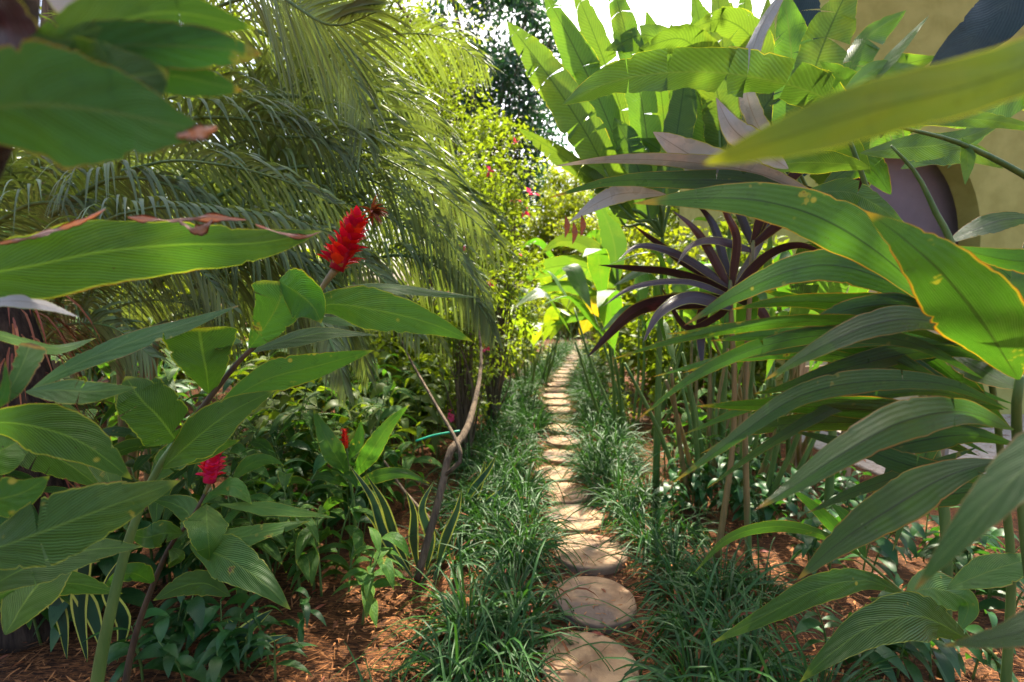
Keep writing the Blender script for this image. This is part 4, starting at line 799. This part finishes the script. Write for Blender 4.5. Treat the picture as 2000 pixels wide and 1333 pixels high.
def leafy_stems(name, label, cat, base, nst, h, L, W, mat, seed, spread=.15, lean=.25, per=9, group=None, el=.5, S=9, stem='stem', sr=.006, rsp=1.0, droop=1.0):
    """upright stems carrying two-ranked pointed leaves"""
    global rng
    r = np.random.default_rng(seed); b = np.array([base[0], base[1], 0.0]); p = thing(name, label, cat, b, group); B = []; Dd = []; Ls = []; st = []
    for k in range(nst):
        a = r.random() * 6.283; o = b + np.array([math.cos(a), math.sin(a), 0]) * spread * r.random() ** .5; hh = h * (.6 + .5 * r.random())
        le = np.array([math.cos(a), math.sin(a), 0]) * lean * hh * (.4 + r.random()); pts = [o, o + le * .3 + [0, 0, hh * .5], o + le + [0, 0, hh]]
        st.append(tube(pts, [sr, sr * .8, sr * .3], 6, 9)); C = crs(pts, 40); pa = r.random() * 3.14
        for j in range(per):
            s = .25 + .75 * (j + .5) / per; i = min(39, int(s * 39)); ang = pa + math.pi * (j % 2) + r.normal() * .35
            B.append(C[i]); Dd.append([math.cos(ang), math.sin(ang), el + .6 * s * r.random() + (.8 if j == per - 1 else 0)]); Ls.append(L * (.7 + .5 * r.random()) * (1 - .25 * abs(s - .6)))
    B, Dd, Ls = np.array(B), np.array(Dd), np.array(Ls); keep = rng; rng = r
    g = strips(B, Dd, Ls, W * Ls / L, droop * (.6 + .8 * r.random(len(B))), S=S, prof='lance', fold=.22); rng = keep
    build("foliage", [g], M[mat], parent=p)
    for t_ in st: build("stem", [t_], M[stem], parent=p)
    return p
def gp(px, py): q_ = G(px, py); return (q_[0], q_[1])
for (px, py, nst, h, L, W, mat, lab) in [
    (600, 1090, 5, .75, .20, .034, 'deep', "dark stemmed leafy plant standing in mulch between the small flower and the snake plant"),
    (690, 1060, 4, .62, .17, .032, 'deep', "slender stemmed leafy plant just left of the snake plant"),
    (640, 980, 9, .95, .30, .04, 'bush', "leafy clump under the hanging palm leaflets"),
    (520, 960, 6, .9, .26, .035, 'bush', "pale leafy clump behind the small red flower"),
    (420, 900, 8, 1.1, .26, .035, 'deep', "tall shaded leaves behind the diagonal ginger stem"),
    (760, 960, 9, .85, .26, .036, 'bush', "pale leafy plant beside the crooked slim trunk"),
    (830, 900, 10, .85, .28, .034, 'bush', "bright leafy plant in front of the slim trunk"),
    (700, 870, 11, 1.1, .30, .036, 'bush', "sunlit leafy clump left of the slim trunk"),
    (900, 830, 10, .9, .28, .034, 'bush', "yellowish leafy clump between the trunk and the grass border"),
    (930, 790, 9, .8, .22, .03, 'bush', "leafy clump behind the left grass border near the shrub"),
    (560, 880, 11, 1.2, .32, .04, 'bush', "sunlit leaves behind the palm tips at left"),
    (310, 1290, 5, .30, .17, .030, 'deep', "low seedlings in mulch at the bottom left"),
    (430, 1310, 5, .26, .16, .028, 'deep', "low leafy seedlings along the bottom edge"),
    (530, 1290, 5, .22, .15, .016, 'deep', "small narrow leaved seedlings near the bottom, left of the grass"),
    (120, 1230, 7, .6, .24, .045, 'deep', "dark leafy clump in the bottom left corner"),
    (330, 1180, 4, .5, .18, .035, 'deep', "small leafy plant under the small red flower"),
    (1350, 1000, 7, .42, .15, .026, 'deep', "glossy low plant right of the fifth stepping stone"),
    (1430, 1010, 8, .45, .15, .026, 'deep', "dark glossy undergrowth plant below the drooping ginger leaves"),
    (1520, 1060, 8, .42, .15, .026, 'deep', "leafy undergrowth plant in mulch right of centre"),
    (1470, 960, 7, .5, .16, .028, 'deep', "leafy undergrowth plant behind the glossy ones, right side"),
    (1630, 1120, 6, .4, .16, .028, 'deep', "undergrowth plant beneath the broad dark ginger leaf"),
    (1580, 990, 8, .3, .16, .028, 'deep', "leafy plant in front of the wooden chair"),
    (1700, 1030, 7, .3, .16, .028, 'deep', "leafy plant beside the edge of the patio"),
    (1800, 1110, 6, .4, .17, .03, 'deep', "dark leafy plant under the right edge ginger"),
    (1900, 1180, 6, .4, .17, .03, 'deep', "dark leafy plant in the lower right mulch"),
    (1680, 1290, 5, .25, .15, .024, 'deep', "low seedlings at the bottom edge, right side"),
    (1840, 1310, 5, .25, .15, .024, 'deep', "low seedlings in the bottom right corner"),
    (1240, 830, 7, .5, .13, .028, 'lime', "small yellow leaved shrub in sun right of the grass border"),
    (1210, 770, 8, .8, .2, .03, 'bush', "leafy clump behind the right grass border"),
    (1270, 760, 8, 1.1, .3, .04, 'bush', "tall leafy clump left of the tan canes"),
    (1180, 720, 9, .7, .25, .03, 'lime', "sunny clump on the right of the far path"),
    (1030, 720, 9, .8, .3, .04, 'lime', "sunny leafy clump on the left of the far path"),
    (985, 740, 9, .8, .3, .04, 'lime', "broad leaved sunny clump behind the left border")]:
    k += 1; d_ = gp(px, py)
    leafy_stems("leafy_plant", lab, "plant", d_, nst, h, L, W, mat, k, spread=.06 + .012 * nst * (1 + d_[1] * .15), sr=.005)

for (px, py, nst, h, L, W, mat, lab) in [
    (90, 1190, 7, 1.05, .36, .05, 'ginger', "leafy ginger clump behind the left edge leaves"),
    (330, 1120, 7, .95, .34, .045, 'ginger', "ginger clump filling the gap under the diagonal stem"),
    (470, 1060, 6, .85, .32, .04, 'ginger', "ginger clump behind the hanging leaf of the small flower"),
    (540, 1010, 7, 1.0, .32, .04, 'ginger', "ginger clump with pale leaves below the palm leaflets"),
    (680, 930, 8, .95, .32, .04, 'ginger', "ginger clump beside the shaded snake plant"),
    (780, 880, 8, .95, .32, .04, 'ginger', "ginger clump to the left of the slim tree's fork"),
    (200, 980, 9, 1.3, .36, .05, 'ginger', "tall ginger clump in front of the palm canes"),
    (480, 1150, 5, .55, .24, .036, 'ginger', "ginger shoots in mulch right of the small red flower's leaves"),
    (570, 1110, 5, .7, .26, .036, 'ginger', "slim ginger shoots on the mulch left of the twin dark stems"),
    (600, 1140, 4, .6, .24, .034, 'ginger', "slim ginger shoots standing before the twin dark stems"),
    (680, 1020, 6, .8, .28, .036, 'ginger', "ginger clump behind the snake plant"),
    (740, 1010, 6, .75, .28, .036, 'ginger', "ginger clump between the snake plant and the palm leaflets"),
    (640, 1200, 4, .35, .2, .03, 'ginger', "short ginger shoots in the open mulch"),
    (1330, 930, 7, .55, .22, .03, 'ginger', "leafy clump right of the grass beneath the tan canes"),
    (1400, 900, 8, .7, .24, .03, 'ginger', "leafy clump at the feet of the tan canes"),
    (1475, 900, 8, .7, .24, .03, 'ginger', "leafy clump between the canes and the chair")]:
    k += 1; leafy_stems("ginger_clump", lab, "ginger plant", gp(px, py), nst, h, L, W, mat, k, spread=.2, lean=.3, sr=.007)
# broad heliconia leaves rising in the bright distance
def heli(label, px, d, n, h, seed, mat='helic', L=.9, hw=.09, spread=.25, canes=False):
    r = np.random.default_rng(seed); bx, by = wd(px, d); p = thing("heliconia", label, "heliconia", (bx, by, 0))
    for k in range(n):
        a = r.random() * 6.283; o = np.array([bx + spread * math.cos(a) * r.random(), by + spread * math.sin(a) * r.random(), 0]); hh = h * (.7 + .45 * r.random()); le = np.array([math.cos(a), math.sin(a), 0]); lf = .15 + .45 * r.random()
        top = o + le * hh * lf * .45 + [0, 0, hh * .55]
        build("stem", [tube([o, (o + top) / 2 + r.normal(size=3) * .02, top], [.019, .016, .010], 7, 10)], M['cane' if canes and k % 2 else 'stem'], parent=p)
        ll = L * (.7 + .5 * r.random()); tp = top + le * ll * lf + np.array([0, 0, ll * (1 - lf * .6)])
        end = tp + le * ll * .45 + np.array([0, 0, -ll * .25 * (lf + .2)])
        build("leaf", [leaf([top, (top + tp) / 2 + [0, 0, .03], tp, end], hw * (.8 + .4 * r.random()), prof='lance', view=False, side=np.cross(nrm(tp - top), nrm(r.normal(size=3) + le)), tears=3, nseg=30, na=7, pet=.08)], M[mat], parent=p)
    return p
heli("clump of upright broad green leaves beside the bright path end", 1235, 5.2, 12, 2.2, 301, spread=.4, L=.9, hw=.11)
heli("broad leaved clump on tan canes behind the purple cordyline", 1420, 3.6, 26, 2.0, 302, spread=.55, canes=True, L=.75, hw=.08)
heli("green heliconia clump standing in front of the wall", 1560, 4.2, 16, 2.1, 303, spread=.45, canes=True, L=.8, hw=.09)
heli("heliconia clump arching over the far path", 1250, 9.5, 14, 2.9, 304, spread=.6, L=1.1, hw=.14)
heli("far heliconia clump on the left, arching toward the path", 1000, 9.5, 10, 2.0, 305, spread=.5, L=.9, hw=.12)
heli("sunlit broad leaved clump left of the far path, leaves arching right", 1035, 8.0, 12, 1.5, 306, mat='limebroad', spread=.5, L=.9, hw=.13)
heli("bright broad leaved clump at the far bend of the path", 1110, 17.0, 14, 2.2, 307, mat='limebroad', spread=.9, L=1.3, hw=.2)
heli("sunlit heliconia clump right of the far path", 1190, 12.0, 14, 2.2, 308, mat='limebroad', spread=.7, L=1.1, hw=.17)
heli("bright broad leaved clump behind the airy shrub", 960, 12.0, 12, 2.2, 309, mat='limebroad', spread=.7, L=1.1, hw=.16)
pF = newplant("heliconia", "heliconia whose long leaves bridge over the path end, one of them yellow", "heliconia", P(1215, 760, 7.0) * np.array([1, 1, 0]))
stalk(pF, [(1205, 520, 7.0), (1212, 640, 7.0), (1215, 730, 7.0)], [.02, .03, .04])
hero(pF, [(1205, 560, 7), (1140, 522, 7), (1080, 522, 7), (1005, 545, 7)], 20, mat='banana', prof='obl', roll=.2)
hero(pF, [(1205, 600, 7), (1150, 572, 7), (1085, 560, 7), (1012, 584, 7)], 13, mat='helic', roll=.3)
hero(pF, [(1165, 560, 7), (1162, 590, 7), (1150, 620, 7), (1133, 655, 7)], 17, mat='yellow', prof='obl', label="broad bright yellow hanging leaf")
hero(pF, [(1180, 630, 6.9), (1150, 618, 6.9), (1110, 625, 6.9), (1072, 637, 6.9)], 9, mat='helic', roll=.3)
hero(pF, [(1205, 560, 7), (1200, 480, 7), (1180, 420, 7), (1150, 380, 7)], 26, mat='helic')
hero(pF, [(1205, 560, 7), (1160, 490, 7), (1100, 470, 7), (1050, 500, 7)], 18, mat='banana')

# ------------------------------------------------------------------ snake plants, slim trunk
def snake(label, px, py, specs, seed):
    rs = np.random.default_rng(seed + 70)
    b = G(px, py); p = thing("snake_plant", label, "snake plant", (b[0], b[1], 0))
    for (dx, dy, L, lx) in specs:
        o = b + [dx, dy, -.01]; tip = o + np.array([lx * L, -.1 * L, L * math.sqrt(max(.05, 1 - lx * lx))])
        build("leaf", [leaf([o, o * .66 + tip * .34 + [lx * .03 + rs.normal() * .02, 0, .02], o * .3 + tip * .7 + [rs.normal() * .035, rs.normal() * .02, .01], tip], .030, prof='lance', roll=.3, fold=.25, nseg=20, na=7, wave=.03)], M['snake'], parent=p)
    return p
snake("variegated snake plant with yellow margins in front of the slim trunk", 805, 1120, [(0, 0, .62, -.35), (.03, .02, .48, -.1), (.07, 0, .55, .12), (-.05, .03, .45, -.5), (.12, .05, .5, .3), (.02, -.05, .72, -.42)], 1)
snake("small snake plant lying over the mulch at lower left", 415, 1295, [(0, 0, .38, .72), (.04, .03, .30, .9), (-.02, .02, .22, .4)], 2)
snake("variegated snake plant among dark stems at the bottom left", 170, 1290, [(0, 0, .7, .1), (.06, .02, .6, -.15), (.12, 0, .5, .2), (-.1, .02, .66, -.1)], 3)
snake("snake plant in the shade beyond the mulch, left of the slim trunk", 690, 960, [(0, 0, .6, -.2), (.05, .02, .5, .1), (.1, 0, .55, .3)], 4)
snake("low snake plant beside the right foot of the slim trunk", 900, 1000, [(0, 0, .5, .5), (.05, .02, .4, .3), (.1, 0, .3, .7)], 5)
tb = G(815, 1130); pS = thing("slim_tree", "crooked slim trunk rising from the snake plant into the shrub", "tree", (tb[0], tb[1], 0))
dS = (tb - CAM) @ FW
trk = [tb, P(845, 1020, dS), P(868, 930, dS + .05), P(880, 880, dS + .1), P(915, 830, dS + .3), P(940, 700, dS + .8), P(925, 560, dS + 1.2), P(935, 400, dS + 1.5)]
build("trunk", [tube(trk, [.021, .020, .021, .015, .010, .009, .007, .003], 9, 40)], M['bark'], parent=pS)
build("branch", [tube([P(868, 930, dS + .05), P(900, 885, dS), P(845, 780, dS + .3), P(795, 690, dS + .6), P(760, 600, dS + .8)], [.012, .010, .008, .006, .003], 8, 24)], M['bark'], parent=pS)
build("branch", [tube([P(845, 1020, dS), P(790, 960, dS + .2), P(750, 900, dS + .3)], [.010, .009, .006], 8, 14)], M['bark'], parent=pS)
cc = np.array([trk[-1], trk[-2], P(760, 600, dS + .8), P(900, 330, dS + 1.6), P(960, 330, dS + 1.6), P(960, 480, dS + 1.4), P(880, 450, dS + 1.5), P(940, 560, dS + 1.2)])
build("crown", [leafcloud(cc, np.full((len(cc), 3), .26), 130, .055, .014, 900)], M['bush'], parent=pS)
q = MT("green_tape"); pr = q.n("ShaderNodeBsdfPrincipled", {'Base Color': (.01, .30, .16, 1), 'Roughness': .5}); q.t.links.new(pr.outputs[0], q.out.inputs[0])
build("plant_tie", [tube([P(812, 862, dS + .1), P(850, 850, dS + .1), P(898, 842, dS + .1)], [.006, .006, .006], 6, 10)], q.m, loc=P(850, 850, dS + .1), label="bright green plant tie stretched beside the slim trunk", cat="plant tie")

# ------------------------------------------------------------------ building, patio, chair
M['wall'] = plain_mat("olive_stucco", (.33, .31, .085), (.43, .40, .125), 3, .9, .4, .006, bscale=120)
M['inner'] = plain_mat("mauve_plaster", (.20, .165, .19), (.25, .21, .24), 2, .9, .3, .004, bscale=80)
M['tan'] = plain_mat("tan_plaster", (.40, .33, .18), (.50, .42, .24), 3, .9, .3, .005, bscale=80)
M['concrete'] = plain_mat("patio_concrete", (.25, .21, .18), (.42, .37, .32), 40, .85, .5, .004, c3=(.2, .17, .14), bscale=140)
M['wood'] = plain_mat("weathered_wood", (.16, .10, .05), (.38, .26, .15), 8, .8, .5, .004, stretch=(6, 6, .8), c3=(.2, .18, .16))
M['seatwood'] = plain_mat("grey_weathered_wood", (.17, .14, .12), (.30, .26, .23), 8, .8, .5, .004, stretch=(1, 8, 8))
def wall_arch(x0, x1, yw, th, H, ax0, ax1, spring, rise):
    """wall in the XZ plane with an elliptical-headed opening, full thickness"""
    n = 24; cx = (ax0 + ax1) / 2; rx = (ax1 - ax0) / 2
    th_ = np.linspace(np.pi, 0, n + 1); arc = [(cx + rx * math.cos(t), spring + rise * math.sin(t)) for t in th_]
    inner = [(ax0, 0)] + arc + [(ax1, 0)]
    outer = [(x0, 0)] + [(x0 + (x1 - x0) * k / n, H) for k in range(n + 1)] + [(x1, 0)]
    V = []; F = []
    for yv in (yw, yw + th):
        for (a, b) in zip(inner, outer): V += [(a[0], yv, a[1]), (b[0], yv, b[1])]
    m = len(inner); o = 2 * m
    for k in range(m - 1):
        F.append([2 * k, 2 * k + 1, 2 * k + 3, 2 * k + 2]); F.append([o + 2 * k, o + 2 * k + 2, o + 2 * k + 3, o + 2 * k + 1])
        F.append([2 * k, 2 * k + 2, o + 2 * k + 2, o + 2 * k]); F.append([2 * k + 1, o + 2 * k + 1, o + 2 * k + 3, 2 * k + 3])
    F.append([1, 0, o, o + 1]); F.append([2 * m - 2, 2 * m - 1, o + 2 * m - 1, o + 2 * m - 2])
    return np.array(V, float), np.array(F), None, 0
YW = 6.1
bX = P(1600, 400, YW)[0]
pW = thing("house", "olive stucco house behind the ginger with a mauve arched recess", "house", (bX + 2, YW, 0))
build("wall", [wall_arch(bX, bX + 6, YW, .3, 5.6, P(1640, 400, YW)[0], P(1903, 400, YW)[0], 2.1, 1.25)], M['wall'], parent=pW, smooth=False)
build("recess", [box((bX + 3.35, YW + .55, 1.8), (6.0, .1, 3.6)), box((bX + 3.35, YW + .42, 3.7), (6.0, .2, .1))], M['inner'], parent=pW, smooth=False)
build("side_wall", [box((bX + .15, YW + 2.8, 2.8), (.3, 5.0, 5.6))], M['wall'], parent=pW, smooth=False)
lw = P(1705, 680, 5.6)
build("low_wall", [box((lw[0] - .05, 5.6, .8), (1.75, .18, 1.6), 0, .02)], M['tan'], loc=(lw[0], 5.6, 0), smooth=False, label="low tan plastered wall behind the wooden chair", cat="wall")
pc0 = G(1735, 950); 
build("patio", [box((5.2, 5.3, -.02), (4.6, 3.2, .075), .12, .01)], M['concrete'], smooth=False, kind="structure")
# chair
cz = .44; c0 = P(1655, 830, 4.0); cx, cy = c0[0], c0[1]
pCh = thing("wooden_chair", "weathered wooden chair on the patio, half hidden by ginger leaves", "chair", (cx, cy, 0))
rz = .25; cr, sr = math.cos(rz), math.sin(rz)
def loc2(dx, dy, z): return (cx + dx * cr - dy * sr, cy + dx * sr + dy * cr, z)
for k in range(4): build("seat_plank", [box(loc2(-.0, -.18 + .115 * k, cz), (.54, .105, .03), rz, .004)], M['seatwood'], parent=pCh, smooth=False)
for dx, dy, h in ((-.25, -.22, .72), (.25, -.22, .62)): build("leg", [box(loc2(dx, dy, h / 2 + .01), (.055, .055, h), rz, .004)], M['wood'], parent=pCh, smooth=False)
for dx, dy, h in ((-.25, .24, .95), (.25, .24, .95)): build("leg", [box(loc2(dx, dy, h / 2 + .01), (.055, .045, h), rz, .004)], M['wood'], parent=pCh, smooth=False)
for dx in (-.25, .25): build("armrest", [box(loc2(dx, -.0, .655 if dx > 0 else .745), (.08, .5, .028), rz, .004)], M['wood'], parent=pCh, smooth=False)
for k in range(3): build("back_slat", [box(loc2(0, .24, .6 + .13 * k), (.44, .02, .08), rz, .004)], M['wood'], parent=pCh, smooth=False)
tp = G(1871, 843, .03)
q = MT("red_plastic"); pr = q.n("ShaderNodeBsdfPrincipled", {'Base Color': (.55, .01, .015, 1), 'Roughness': .3}); q.t.links.new(pr.outputs[0], q.out.inputs[0])
build("tool_handle", [tube([tp + [-.10, .03, .0], tp + [-.06, .02, .0], tp, tp + [.08, -.02, .0]], [.012, .016, .018, .013], 10, 14)], q.m, loc=tp, label="small red plastic handle lying on the concrete patio", cat="tool")
px_ = P(1845, 800, 4.4); build("garden_post", [box((px_[0], px_[1], .5), (.07, .07, 1.0), .1, .006), box((px_[0], px_[1], 1.01), (.085, .085, .02), .1, .004)], M['wood'], loc=(px_[0], px_[1], 0), smooth=False, label="short dark wooden post at the edge of the patio", cat="post")
